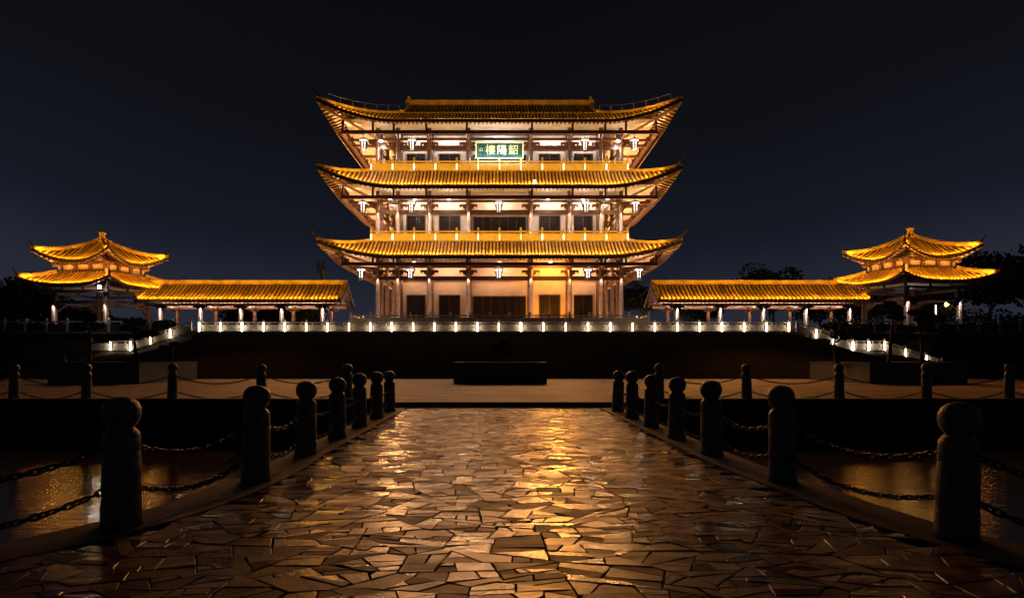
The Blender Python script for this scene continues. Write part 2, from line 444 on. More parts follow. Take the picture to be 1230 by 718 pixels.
# crazy paving: a plane cut again and again into uneven flagstones
def clip(poly, n, d):
    out = []
    for i in range(len(poly)):
        p, q = poly[i], poly[(i + 1) % len(poly)]; a_, b_ = p.dot(n) - d, q.dot(n) - d
        if a_ <= 0: out.append(p)
        if a_ * b_ < 0: out.append(p + (q - p) * (a_ / (a_ - b_)))
    return out
def area(p): return abs(sum(p[i].x * p[(i + 1) % len(p)].y - p[(i + 1) % len(p)].x * p[i].y for i in range(len(p)))) / 2
def bsp(poly, out, tilt=0.0):
    A_ = area(poly)
    if A_ < .014:
        if A_ > .003: out.append(poly)
        return
    if A_ < rnd.choice((.02, .028, .038, .05, .07, .09, .13)): out.append(poly); return
    c = sum(poly, Vector((0, 0))) / len(poly)
    ux = Vector((math.cos(tilt), math.sin(tilt))); uy = Vector((-ux.y, ux.x))
    wx = max(p.dot(ux) for p in poly) - min(p.dot(ux) for p in poly); wy = max(p.dot(uy) for p in poly) - min(p.dot(uy) for p in poly)
    n = Matrix.Rotation(rnd.gauss(0, .17) + (rnd.choice((-.6, .6)) if rnd.random() < .13 else 0), 2) @ (ux if wx > wy * 1.45 * rnd.uniform(.75, 1.3) else uy)
    ext_ = [p.dot(n) for p in poly]; lo, hi = min(ext_), max(ext_)
    d = lo + (hi - lo) * rnd.uniform(.30, .70)
    for q in (clip(poly, n, d), clip(poly, -n, -d)):
        if len(q) > 2: bsp(q, out, tilt + rnd.gauss(0, .06))
stones = []
SXX, SYY = .86, .62; seeds = {}
for i in range(-12, 13):
    for j in range(0, 34): seeds[i, j] = Vector(((i + rnd.uniform(-.48, .48)) * SXX, 2.9 + (j + rnd.uniform(-.48, .48)) * SYY))
for (i, j), c in seeds.items():
    if abs(i) > 10 or not 1 < j < 33: continue
    cell = [c + Vector((-2.5, -2.5)), c + Vector((2.5, -2.5)), c + Vector((2.5, 2.5)), c + Vector((-2.5, 2.5))]
    for a_ in range(-3, 4):
        for b_ in range(-3, 4):
            q = seeds.get((i + a_, j + b_))
            if q is None or (a_ == 0 and b_ == 0): continue
            n = (q - c); mid = (q + c) / 2; cell = clip(cell, n, mid.dot(n))
            if len(cell) < 3: break
        if len(cell) < 3: break
    if len(cell) > 2: bsp(cell, stones, rnd.gauss(0, .22))
m = MB()
def inset(poly, d):
    s0 = poly
    for i in range(len(poly)):
        p, q = poly[i], poly[(i + 1) % len(poly)]
        if (q - p).length < 1e-5: continue
        t = (q - p).normalized(); n = Vector((t.y, -t.x))
        s0 = clip(s0, n, p.dot(n) - d)
        if len(s0) < 3: return []
    return s0
for poly in stones:
    if sum(poly[i].x * poly[(i + 1) % len(poly)].y - poly[(i + 1) % len(poly)].x * poly[i].y for i in range(len(poly))) < 0: poly = poly[::-1]
    c = sum(poly, Vector((0, 0))) / len(poly)
    if c.y > 22.15 or not (inner_x(-1, c.y) + .05 < c.x < inner_x(1, c.y) - .05): continue
    if len(poly) > 3 and rnd.random() < .22:                            # knock a corner off
        k = rnd.randrange(len(poly)); n = (poly[k] - c).normalized(); poly = clip(poly, n, poly[k].dot(n) - rnd.uniform(.01, .045))
    base = inset(poly, rnd.uniform(.002, .0065))
    if len(base) < 3 or area(base) < .003: continue
    rough_ = []                                                         # chipped, slightly wandering edges
    for k in range(len(base)):
        p_, q_ = base[k], base[(k + 1) % len(base)]; ln = (q_ - p_).length; nn_ = max(1, min(4, int(ln / .09)))
        for t_ in range(nn_): rough_.append(p_ + (q_ - p_) * (t_ / nn_) + Vector((rnd.gauss(0, .0026), rnd.gauss(0, .0026))))
    base = rough_; top = [c + (p_ - c) * max(.5, 1 - .006 / max(.03, (p_ - c).length)) for p_ in base]
    gx, gy, z0 = rnd.gauss(0, .011), rnd.gauss(0, .011), rnd.uniform(-.004, .004)
    Z = lambda p: z0 + gx * (p.x - c.x) + gy * (p.y - c.y)
    n = len(base)
    b0 = len(m.v); m.v += [(p.x, p.y, -.05) for p in base] + [(p.x, p.y, Z(p) - .006) for p in base]
    for i in range(n): j = (i + 1) % n; m.face([b0 + i, b0 + j, b0 + n + j, b0 + n + i])
    nt = len(top); b1 = len(m.v); m.v += [(p.x, p.y, Z(p)) for p in top]
    m.face([b1 + i for i in range(nt)])
    if nt == n:
        for i in range(n): j = (i + 1) % n; m.face([b0 + n + i, b0 + n + j, b1 + j, b1 + i])
    else: m.face([b0 + n + i for i in range(n)])
M['flag'] = mat('flagstone', (.25, .122, .060), .43, .5, 5.0, .2, 22, island=.55, rvar=.12, spec=.27)
def stone_gloss(mm, lo, hi):
    """each stone has its own polish"""
    n, l = mm.node_tree.nodes, mm.node_tree.links; b = n['Principled BSDF']; g = n.new('ShaderNodeNewGeometry'); wn_ = n.new('ShaderNodeTexWhiteNoise'); wn_.noise_dimensions = '1D'
    l.new(g.outputs['Random Per Island'], wn_.inputs['W']); mr = n.new('ShaderNodeMapRange'); mr.inputs['To Min'].default_value = lo; mr.inputs['To Max'].default_value = hi
    l.new(wn_.outputs['Value'], mr.inputs['Value']); ad = n.new('ShaderNodeMath'); ad.operation = 'ADD'; src = b.inputs['Roughness'].links[0].from_socket
    l.new(src, ad.inputs[0]); l.new(mr.outputs[0], ad.inputs[1]); l.new(ad.outputs[0], b.inputs['Roughness'])
stone_gloss(M['flag'], -.30, .18)
struct(m.build('causeway_paving', ['flag']))

# plaza, its step and its canal wall; the great ground behind
M['plaza'] = mat('plaza_paving', (.26, .16, .095), .68, .25, .6, .12, 14, rvar=.12, spec=.3)
def brick_plaza():
    mm = M['plaza']; n, l = mm.node_tree.nodes, mm.node_tree.links; b = n['Principled BSDF']
    t = n.new('ShaderNodeTexCoord'); br = n.new('ShaderNodeTexBrick'); br.inputs['Scale'].default_value = 1.0
    br.inputs['Brick Width'].default_value = 1.2; br.inputs['Row Height'].default_value = .6; br.inputs['Mortar Size'].default_value = .012
    br.inputs['Color1'].default_value = (.35, .215, .13, 1); br.inputs['Color2'].default_value = (.17, .11, .07, 1); br.inputs['Mortar'].default_value = (.05, .04, .03, 1)
    l.new(t.outputs['Object'], br.inputs['Vector'])
    mx = n.new('ShaderNodeMix'); mx.data_type = 'RGBA'; mx.blend_type = 'MULTIPLY'; mx.inputs['Factor'].default_value = .7
    src = b.inputs['Base Color'].links[0].from_socket
    g = n.new('ShaderNodeMix'); g.data_type = 'RGBA'; g.inputs['Factor'].default_value = .8
    l.new(src, g.inputs['A']); l.new(br.outputs['Color'], g.inputs['B']); l.new(g.outputs['Result'], b.inputs['Base Color'])
brick_plaza()
m = MB()
m.grid([[(-400, 24.5, .15), (-400, 1800, .15)], [(-3.9, 24.5, .15), (-3.9, 1800, .15)], [(4.0, 24.5, .15), (4.0, 1800, .15)], [(400, 24.5, .15), (400, 1800, .15)]])
m.grid([[(-3.9, 22.55, .15), (-3.9, 24.5, .15)], [(4.0, 22.55, .15), (4.0, 24.5, .15)]])
struct(m.build('plaza_ground', ['plaza']))
m = MB(); m.box(-400, -3.9, 24.45, 24.9, -2, .10); m.box(4.0, 400, 24.45, 24.9, -2, .10); m.box(-3.95, 4.05, 22.54, 24.45, -2, .10)
struct(m.build('canal_wall', ['wall']))
m = MB(); m.box(-400, -3.96, 24.36, 24.62, .06, .155); m.box(4.06, 400, 24.36, 24.62, .06, .155)
m.box(-3.95, 4.05, 22.46, 22.80, .06, .156)
struct(m.build('plaza_kerb', ['kerb']))
m = MB(); m.box(-3.55, 3.65, 22.24, 22.45, -.04, .045); struct(m.build('step_edging', ['stone']))

# planted bank up to the terrace
def crest(x):
    a_ = abs(x)
    if a_ < 24: return 3.42
    if a_ < 29.3: return 3.42 + (1.85 - 3.42) * (a_ - 24) / 5.3
    if a_ < 31.8: return 1.85
    if a_ < 36.2: return 1.85 - 1.6 * (a_ - 31.8) / 4.4
    return .25
rows = []
for i in range(241):
    x = -60 + 120 * i / 240; r_ = []
    for j in range(41):
        y = 46.7 + 14.4 * j / 40; t = j / 40
        z = .15 + (crest(x) - .19) * (t ** .85)
        bump_ = .03 * rnd.uniform(-1, 1)
        r_.append((x, y + 0, z + bump_ * (1 if 0 < j < 39 else .1) * min(1, t * 5)))
    rows.append(r_)
struct(MB().grid(rows).build('planted_bank', ['bank'], smooth=True))
# terrace
TY, TZ = 62.5, 3.62
m = MB(); m.box(-90, 90, TY + .12, 130, -.5, TZ - .12); struct(m.build('terrace_base', ['wall']))
m = MB(); m.box(-90, 90, TY - .06, 130.1, TZ - .12, TZ); struct(m.build('terrace', ['terrace']))
m = MB(); m.box(-25.9, 24.6, 61.2, TY - .06, 3.3, TZ - .005); m.box(-25.9, 24.6, 61.12, 61.22, 3.46, TZ + .002); struct(m.build('terrace_coping', ['stone']))
# stairs along the bank
for s_ in (-1, 1):
    m = MB(); x0, z0 = (25.3 * s_, TZ); n = 11
    for i in range(n):
        xa, xb = x0 + s_ * .42 * i, x0 + s_ * .42 * (i + 1)
        m.box(min(xa, xb), max(xa, xb), 61.15, TY + .1, -.2, z0 - .14 * (i + 1))
    xa = x0 + s_ * .42 * n; xl = xa + s_ * 2.9; zl = z0 - .14 * n
    m.box(min(xa, xl), max(xa, xl), 61.15, TY + .1, -.2, zl - .14)
    for i in range(11):
        pa, pb = xl + s_ * .42 * i, xl + s_ * .42 * (i + 1)
        m.box(min(pa, pb), max(pa, pb), 61.15, TY + .1, -.3, zl - .14 * (i + 2))
    struct(m.build('stone_stairs', ['stone']))

# ================================================================== THE GREAT HALL
HX, HYC = -.25, 84.5                                  # its centre
hall = thing('pagoda_hall', 'tall three storey hall with golden tiled roofs and upturned eaves lit from within', 'hall', (HX, HYC, TZ))
PFL = 4.6
m = MB(); m.box(HX - 13.9, HX + 13.9, 71.3, 98, TZ + .004, PFL); m.build('podium', 'stone', hall)
TIERS = [dict(fl=4.6, ze=11.26, zt=13.1, lift=1.35, pz=10.58, bz=9.5, kz=10.06),
         dict(fl=13.25, ze=17.98, zt=20.1, lift=1.68, pz=17.07, bz=16.2, kz=16.72),
         dict(fl=20.25, ze=24.35, zt=27.2, lift=1.70, pz=23.4, bz=22.72, kz=23.0)]
XC = [-12.33, -10.3, -7.12, -3.17, 3.17, 7.12, 10.3, 12.33]
YC = [-8.5, -6.45, -2.3, 2.3, 6.45, 8.5]
def scroll(m, x, y, z, d, dirv, s=1.0):
    """one wing of a cloud-shaped bracket: outline in the plane of dirv ('x' or 'y')"""
    o = [(0, .30), (1.0, .30), (1.08, .12), (1.0, -.02), (.84, -.02), (.80, .08), (.66, .06), (.60, -.14), (.40, -.20), (.30, -.36), (0, -.42)]
    pts = [((x if dirv == 'x' else y) + d * a_ * .95 * s, z + c_ * s) for a_, c_ in o]
    if d < 0: pts = pts[::-1]
    t = y if dirv == 'x' else x
    m.prism(pts, 'y' if dirv == 'x' else 'x', t - .09, t + .09)
def window_unit(parent, x0, x1, z0, z1, y, fy, leaves, axis='x'):
    """lattice window or door standing 6 cm proud of the wall plane y, facing fy"""
    def B(m, u0, u1, d0, d1, za, zb):
        a_, b_ = sorted((y + fy * d0, y + fy * d1))
        return m.box(u0, u1, a_, b_, za, zb) if axis == 'x' else m.box(a_, b_, u0, u1, za, zb)
    m = MB(); w = .12
    B(m, x0, x0 + w, -.03, .10, z0, z1); B(m, x1 - w, x1, -.03, .10, z0, z1); B(m, x0 + w, x1 - w, -.03, .098, z1 - w, z1); B(m, x0 + w, x1 - w, -.03, .098, z0, z0 + w)
    n = leaves; pitch = (x1 - x0 - 2 * w) / n
    for i in range(1, n): B(m, x0 + w + pitch * i - .04, x0 + w + pitch * i + .04, -.02, .092, z0 + w, z1 - w)
    fr = m.build('window_frame' if leaves < 5 else 'door_frame', 'lattice', parent)
    m = MB(); B(m, x0 + w, x1 - w, .01, .025, z0 + w, z1 - w); m.build('glass', 'glass', fr)
    m = MB(); q = .20
    k = int((x1 - x0 - 2 * w) / q); 
    for i in range(1, k): u = x0 + w + (x1 - x0 - 2 * w) * i / k; B(m, u - .016, u + .016, .03, .060, z0 + w, z1 - w)
    k = int((z1 - z0 - 2 * w) / q)
    for i in range(1, k): u = z0 + w + (z1 - z0 - 2 * w) * i / k; B(m, x0 + w, x1 - w, .03, .056, u - .016, u + .016)
    m.build('lattice', 'lattice', fr)
def bracket(x, y, z, sx, sy, zc, pz):
    m = MB()
    if sy: 
        for d in (-1, 1): scroll(m, x, y, z, d, 'x', .92)
    if sx:
        for d in (-1, 1): scroll(m, x, y, z, d, 'y', .92)
    if sy:                                             # arm out to the eave purlin
        m.bar((x, y, z + .42), (x, y + sy * 3.0, pz + .02), .17, .26); m.box(x - .22, x + .22, y + sy * .33 - .1, y + sy * .33 + .1, z + .30, z + .55)
    if sx:
        m.bar((x, y, z + .42), (x + sx * 3.0, y, pz + .02), .17, .26)
    return m
for ti, T in enumerate(TIERS):
    zc = T['ze'] + .35; gx = lambda x: HX + x; gy = lambda y: HYC + y
    # columns
    first = None; spots = []
    for x in XC:
        for y in (-8.5, 8.5): spots.append((x, y))
    for y in YC[1:-1]:
        for x in (-12.33, 12.33): spots.append((x, y))
    for x, y in spots:
        if first is None:
            m = MB(); m.lathe([(.36, 0), (.38, .10), (.32, .22), (.245, .24), (.235, (zc - T['fl']) * .6), (.22, zc - T['fl'])], (gx(x), gy(y), T['fl']), 14)
            first = m.build('column', 'column', hall, True); fx_, fy_ = x, y
        else:
            o = first.copy(); COL.objects.link(o); o.location = (x - fx_, y - fy_, 0)
        sy = -1 if y == -8.5 else 1 if y == 8.5 else 0; sx = -1 if x == -12.33 else 1 if x == 12.33 else 0
        bracket(gx(x), gy(y), T['kz'], sx, sy, zc, T['pz'] + .1).build('bracket', 'bracket', hall)
    # beams along the columns, eave purlin with its short posts
    m = MB()
    for i in range(len(XC) - 1):
        for y in (-8.5, 8.5): m.box(gx(XC[i]) + .24, gx(XC[i + 1]) - .24, gy(y) - .13, gy(y) + .13, T['bz'] - .20, T['bz'] + .20); m.box(gx(XC[i]) + .24, gx(XC[i + 1]) - .24, gy(y) - .11, gy(y) + .11, T['kz'] + .5, T['kz'] + .72)
    for i in range(len(YC) - 1):
        for x in (-12.33, 12.33): m.box(gx(x) - .13, gx(x) + .13, gy(YC[i]) + .24, gy(YC[i + 1]) - .24, T['bz'] - .20, T['bz'] + .20); m.box(gx(x) - .11, gx(x) + .11, gy(YC[i]) + .24, gy(YC[i + 1]) - .24, T['kz'] + .5, T['kz'] + .72)
    m.build('tie_beam', 'beam', hall)
    px_, py_ = 15.35, 11.5; m = MB(); z0, z1 = T['pz'] - .17, T['pz'] + .17
    for s_ in (-1, 1):
        m.box(gx(-px_), gx(px_), gy(s_ * py_) - .12, gy(s_ * py_) + .12, z0, z1)
        m.box(gx(s_ * px_) - .12, gx(s_ * px_) + .12, gy(-py_) + .12, gy(py_) - .12, z0 + .003, z1 - .003)
        for x in XC + [-15.25, 15.25]: m.box(gx(x) - .1, gx(x) + .1, gy(s_ * py_) - .1, gy(s_ * py_) + .1, z1, T['ze'] + .22)
        for y in YC: m.box(gx(s_ * px_) - .1, gx(s_ * px_) + .1, gy(y) - .1, gy(y) + .1, z1, T['ze'] + .22)
    m.build('eave_purlin', 'wood', hall)
    for sx in (-1, 1):
        for sy in (-1, 1):
            MB().bar((gx(sx * 12.33), gy(sy * 8.5), T['pz'] + .2), (gx(sx * 17.0), gy(sy * 13.1), T['ze'] + T['lift'] - .62), .20, .26).build('corner_beam', 'soffit', hall)
    # ceiling of the gallery and under the eave
    m = MB()
    for s_ in (-1, 1):
        m.box(gx(-px_ + .15), gx(px_ - .15), *sorted((gy(s_ * (py_ - .15)), gy(s_ * 6.5))), zc, zc + .08)
        m.box(*sorted((gx(s_ * (px_ - .15)), gx(s_ * 10.3))), gy(-6.5) + .002, gy(6.5) - .002, zc, zc + .08)
    m.build('ceiling', 'ceiling', hall)
    # walls and their half columns
    m = MB()
    m.box(gx(-10.2), gx(10.2), gy(-6.35), gy(-6.15), T['fl'], zc - .01); m.box(gx(-10.2), gx(10.2), gy(6.15), gy(6.35), T['fl'], zc - .01)
    m.box(gx(-10.2), gx(-10.0), gy(-6.15), gy(6.15), T['fl'], zc - .01); m.box(gx(10.0), gx(10.2), gy(-6.15), gy(6.15), T['fl'], zc - .01)
    m.build('wall', 'plaster', hall)
    m = MB()
    for x in (-10.3, -7.12, -3.17, 3.17, 7.12, 10.3):
        for y in (-6.42, 6.42): m.lathe([(.25, 0), (.25, zc - T['fl'])], (gx(x), gy(y), T['fl']), 10)
    for y in (-2.3, 2.3):
        for x in (-10.27, 10.27): m.lathe([(.25, 0), (.25, zc - T['fl'])], (gx(x), gy(y), T['fl']), 10)
    m.build('wall_column', 'column', hall, True)
    m = MB(); zb = 1.5 + (T['bz'] - 1.5) * 78.05 / 76
    for y in (-6.40, 6.40): m.box(gx(-10.1), gx(10.1), gy(y) - .07, gy(y) + .07, zb - .18, zb + .16)
    m.build('wall_beam', 'beam', hall)
    wt = (8.0, 16.28, 22.70)[ti]; wb = T['fl'] + .75
    for x0, x1 in ((-9.7, -7.72), (-6.33, -4.1), (4.1, 6.33), (7.72, 9.7)):
        window_unit(hall, gx(x0), gx(x1), wb, wt, gy(-6.35), -1, 2)
    window_unit(hall, gx(-2.75), gx(2.75), T['fl'] + .03, wt - .12, gy(-6.35), -1, 6)
    for s_ in (-1, 1):
        for y0, y1 in ((-5.4, -3.2), (-1.2, 1.2), (3.2, 5.4)): window_unit(hall, gy(y0), gy(y1), wb, wt, gx(s_ * 10.2), s_, 2, axis='y')
    # ceiling lights
    m0 = None
    for x, lz, em in (((5.1, 11.05, 'downlight'), (0, 11.05, 'amberglass'), (-8.6, 11.05, 'amberglass')), [(x, 17.42, 'downlight') for x in (-11.0, -8.45, -5.1, 4.85, 8.35, 10.85)], ((-11.9, 23.2, 'downlight'), (11.9, 23.2, 'downlight')))[ti]:
        mm = MB(); mm.lathe([(.13, -.09), (.20, -.03), (.16, .03), (.05, .06)], (gx(x), gy(-9.3), lz), 12)
        cl_ = mm.build('ceiling_light', em, hall, True)
        if zc - lz > .2: MB().bar((gx(x), gy(-9.3), lz + .06), (gx(x), gy(-9.3), zc), .04, .04).build('lamp_stem', 'wood', cl_)
        if ti: lamp('SPOT', 'ceiling_light_beam', (gx(x), gy(-9.3), lz - .16), 260, WHITE, (gx(x), gy(-8.4), lz - 5), angle=150, blend=.7)
    if ti:
        for x in (-8.7, -5.1, 0, 5.1, 8.7):
            lamp('AREA', 'veranda_light', (gx(x), gy(-7.5), zc - .12), (190, 150)[ti - 1] * (2.2 if x == 0 and ti == 2 else 1), (1, .76, .56) if ti == 1 else ((1, .90, .80) if x else (.92, 1, .95)), (gx(x), gy(-7.2), zc - 5), (2.2, .3))
    # roof
    if ti < 2:
        roof, fr = hip_roof(hall, (HX, HYC), 16.5, 12.6, 12.95, 9.55, T['ze'], T['zt'], T['lift'], .85, 6.5, .16, 1.1)
    else:
        roof, fr = hip_roof(hall, (HX, HYC), 16.5, 12.6, 10.4, 5.5, T['ze'], T['zt'], T['lift'], .85, 6.5, .30, 1.1)
    # lamp bars at the eave edge and lamps for the underside of the eaves
    ze = T['ze']; k_ = (1.0, .95, .62)[ti]
    eave_lights(fr, (0,), 9, PW['roof'] * k_ * 1.1, (1, .58, .075) if ti < 2 else (1, .60, .12)); eave_lights(fr, (1, 3), 5, PW['roof_side'] * k_, (1, .54, .09))
    for s_ in (-1, 1):
        strip('side_uplight_bar', (gx(s_ * 13.3), gy(-8.0), T['fl'] + .9), (gx(s_ * 13.3), gy(9), T['fl'] + .9), (s_ * .45, 0, 1), PW['soffit_side'] * (1, 1, .8)[ti], (1, .56, .24), .12)
        lamp('SPOT', 'corner_uplight', (gx(s_ * 13.2), gy(-9.6), T['fl'] + 1.0), 2600, (1, .62, .32), (gx(s_ * 15.8), gy(-11.8), ze + .8), angle=80, blend=.8, radius=.1)
    strip('front_uplight_bar', (gx(-12.5), gy(-9.2), T['fl'] + 1.2), (gx(12.5), gy(-9.2), T['fl'] + 1.2), (0, -.55, 1), PW['soffit'] * (1.9, .9, .9)[ti], (1, .66, .40) if ti < 2 else (1, .76, .56), .12)
# upper gabled roof over the top storey
def slope_roof(parent, W, half, d, z_eave, z_ridge, sag, rows=.345, rib=.095, nv=6, name='upper_roof', ends=True, overhang=.0, thick=.2):
    """two slopes either side of a ridge; W(x, y, z) places it; half: half length, d: half depth"""
    m = MB(); so = MB()
    for s_ in (-1, 1):
        def pt(x, v): return W(x, s_ * d * (1 - v), z_eave + (z_ridge - z_eave) * v - sag * 4 * v * (1 - v))
        vs = [i / nv for i in range(nv + 1)]; xs = [-half + 2 * half * i / 30 for i in range(31)]
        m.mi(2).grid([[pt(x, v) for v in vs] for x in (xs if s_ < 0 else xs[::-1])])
        so.grid([[pt(x, v) - Vector((0, 0, thick)) for v in reversed(vs)] for x in (xs if s_ < 0 else xs[::-1])])
        so.grid([[pt(x, 0), pt(x, 0) - Vector((0, 0, thick))] for x in xs])
        ax = (W(1, 0, 0) - W(0, 0, 0)); n = int(2 * half / rows)
        for i in range(n + 1):
            x = -half + .08 + (2 * half - .16) * i / n; b0 = len(m.v)
            for v in vs:
                p = pt(x, v)
                for g in range(5):
                    an = math.pi * g / 4; m.v.append(tuple(p + ax * (rib * math.cos(an)) + Vector((0, 0, rib * 1.15 * math.sin(an)))))
            m.mi(0)
            for j in range(nv):
                for g in range(4): m.face([b0 + j * 5 + g, b0 + j * 5 + g + 1, b0 + (j + 1) * 5 + g + 1, b0 + (j + 1) * 5 + g])
            m.mi(1); b0 = len(m.v); p = pt(x, 0) + (W(0, s_, 0) - W(0, 0, 0)) * .03
            for g in range(8):
                an = 2 * math.pi * g / 8; m.v.append(tuple(p + ax * (rib * 1.1 * math.cos(an)) + Vector((0, 0, rib * 1.1 * math.sin(an)))))
            m.face([b0 + g for g in range(8)])
    ro = m.build(name, ['tile', 'tileend', 'pan'], parent); so.build('soffit', 'soffit', ro)
    return ro, (lambda x, s_, v: W(x, s_ * d * (1 - v), z_eave + (z_ridge - z_eave) * v - sag * 4 * v * (1 - v)))
WH = lambda x, y, z: Vector((HX + x, HYC + y, z))
ur, up = slope_roof(hall, WH, 10.4, 5.6, 27.22, 29.95, .22)
m = MB(); m.box(HX - 10.5, HX + 10.5, HYC - .2, HYC + .2, 29.85, 30.32); m.box(HX - 10.5, HX + 10.5, HYC - .26, HYC + .26, 30.32, 30.42); m.build('ridge', 'tile', ur)
for s_ in (-1, 1):
    m = MB(); q = [(0, 0), (.62, 0), (.66, .5), (.36, .75), (.42, 1.0), (.20, .98), (.05, .6)]
    pts = [(HX + s_ * 9.95 + s_ * a_, 30.0 + c_ * .85) for a_, c_ in q]; m.prism(pts if s_ > 0 else pts[::-1], 'y', HYC - .16, HYC + .16); m.build('ridge_ornament', 'tile', ur)
    for t_ in (-1, 1):
        m = MB()
        for i in range(8): m.bar(up(s_ * 10.3, t_, i / 8) + Vector((0, 0, .12)), up(s_ * 10.3, t_, (i + 1) / 8) + Vector((0, 0, .12)), .28, .36)
        m.build('gable_ridge', 'tile', ur)
    m = MB(); m.prism([(HYC - 5.0, 27.0), (HYC + 5.0, 27.0), (HYC + 2.4, 28.2), (HYC, 29.7), (HYC - 2.4, 28.2)], 'x', HX + s_ * 9.6 - .08, HX + s_ * 9.6 + .08); m.build('gable_wall', 'wood', ur)
# lightning wire on posts along the top hip ridges
for s_ in (-1, 1):
    m = MB(); pts = []
    for i in range(7):
        f = .12 + .86 * i / 6; x = 17.35 + (10.4 - 17.35) * f; y = 13.45 + (5.5 - 13.45) * f
        z = 26.05 + (27.2 - 26.05) * f - .48 * 4 * f * (1 - f)
        pts.append(Vector((HX + s_ * x, HYC - y, z + .85))); m.bar(pts[-1] - Vector((0, 0, .75)), pts[-1], .04, .04)
    for i in range(6): m.bar(pts[i], pts[i + 1], .03, .03)
    m.build('lightning_wire', 'steel', hall)
# balconies of the second and third storeys
for ti, (zt, n) in enumerate(((13.1, 13), (20.1, 13))):
    hw, hd = 12.9, 9.5; m = MB()
    m.box(HX - hw - .05, HX + hw + .05, HYC - hd - .05, HYC + hd + .05, zt - .30, zt + .10); bal = m.build('balcony', 'stone', hall)
    m = MB(); r = MB()
    for s_ in (-1, 1):
        m.box(HX - hw, HX + hw, HYC + s_ * hd - .05, HYC + s_ * hd + .05, zt + .12, zt + .80); r.box(HX - hw, HX + hw, HYC + s_ * hd - .08, HYC + s_ * hd + .08, zt + .92, zt + 1.03)
        m.box(HX + s_ * hw - .05, HX + s_ * hw + .05, HYC - hd + .06, HYC + hd - .06, zt + .12, zt + .80); r.box(HX + s_ * hw - .08, HX + s_ * hw + .08, HYC - hd + .09, HYC + hd - .09, zt + .92, zt + 1.03)
    m.build('balcony_panel', 'panel', bal); r.build('balcony_rail', 'panel', bal)
    p0 = None
    for i in range(n):
        x = HX - 12.82 + 2 * 12.82 * i / (n - 1); y = HYC - hd - .02
        if p0 is None:
            m = MB(); m.mi(0).box(x - .10, x + .10, y - .12, y + .12, zt + .10, zt + 1.10); m.lathe([(.09, 0), (.07, .04), (.12, .10), (.10, .22), (.02, .32)], (x, y, zt + 1.10), 8)
            m.mi(1).box(x - .045, x + .045, y - .17, y - .135, zt + .14, zt + .66)
            p0 = m.build('balcony_post', ['panel', 'balc_lamp'], bal); bx = x
        else:
            o = p0.copy(); COL.objects.link(o); o.location = (x - bx, 0, 0)
# column head lamps
for ti in (0, 1):
    T = TIERS[ti]
    for x in XC:
        lamp('SPOT', 'column_head_light', (HX + x, HYC - 8.5 - .50, T['kz'] - .15), PW['column'] * 11, WHITE, (HX + x, HYC - 8.5 - .18, T['kz'] - 1.5), angle=40, blend=.7, radius=.03)
# the warm bay on the ground floor, warm light inside the verandas
lamp('AREA', 'bay_flood', (HX + 5.1, HYC - 8.9, 11.2), 480, (1, .38, .03), (HX + 5.1, HYC - 6.6, 7.5), (2.6, .3))
lamp('AREA', 'bay_flood', (HX + 5.1, HYC - 10.4, 5.2), 420, (1, .38, .03), (HX + 5.1, HYC - 7.5, 10.8), (2.2, .3))
for x in (-8.7, -5.1, 0, 8.7):
    lamp('AREA', 'veranda_light', (HX + x, HYC - 7.5, 11.5), 165, (1, .54, .27), (HX + x, HYC - 7.4, 5), (2.2, .3))
for s_ in (-1, 1):
    lamp('AREA', 'veranda_light', (HX + s_ * 11.2, HYC - .5, 11.5), 300, (1, .52, .24), (HX + s_ * 11.2, HYC - .5, 5), (.4, 12))
lamp('AREA', 'sign_light', (HX, HYC - 10.2, 21.4), 150, (.93, 1, .96), (HX, HYC - 8, 22.6), (5, .15))

# sign over the top balcony
sg = thing('sign_board', 'green and gold name board with large characters hung under the top eave', 'sign', (HX, 75.55, 21.5))
SX0, SX1, SZ0, SZ1, SY = HX - 2.3, HX + 2.3, 21.62, 23.08, 75.6
m = MB(); m.box(SX0, SX1, SY, SY + .1, SZ0, SZ1); m.build('board', 'sign', sg)
m = MB(); w = .13
m.box(SX0 - w, SX1 + w, SY - .06, SY + .12, SZ1, SZ1 + w); m.box(SX0 - w, SX1 + w, SY - .06, SY + .12, SZ0 - w, SZ0); m.box(SX0 - w, SX0, SY - .06, SY + .12, SZ0, SZ1); m.box(SX1, SX1 + w, SY - .06, SY + .12, SZ0, SZ1)
m.build('frame', 'gilt', sg)
def text(parent, name, s, x, z, size, mm):
    cu = bpy.data.curves.new(name, 'FONT'); cu.body = s; cu.size = size; cu.extrude = .015; cu.align_x = 'CENTER'; cu.align_y = 'CENTER'
    t = bpy.data.objects.new(name, cu); COL.objects.link(t); t.rotation_euler = (R(90), 0, 0); t.location = (x, SY - .02, z)
    dg = bpy.context.evaluated_depsgraph_get(); me = bpy.data.meshes.new_from_object(t.evaluated_get(dg)); me.transform(Matrix.Translation((x, SY - .02, z)) @ Matrix.Rotation(R(90), 4, 'X'))
    bpy.data.objects.remove(t); me.materials.clear(); me.materials.append(M[mm])
    o = bpy.data.objects.new(name, me); COL.objects.link(o); put(o, parent); return o
for i, (ch, mm) in enumerate((('樓', 'gilt'), ('陽', 'charw'), ('韶', 'gilt'))): text(sg, 'character', ch, HX - .92 + 1.16 * i, 22.34, 1.05, mm)
text(sg, 'signature', '山', HX - 1.9, 22.42, .44, 'charw')

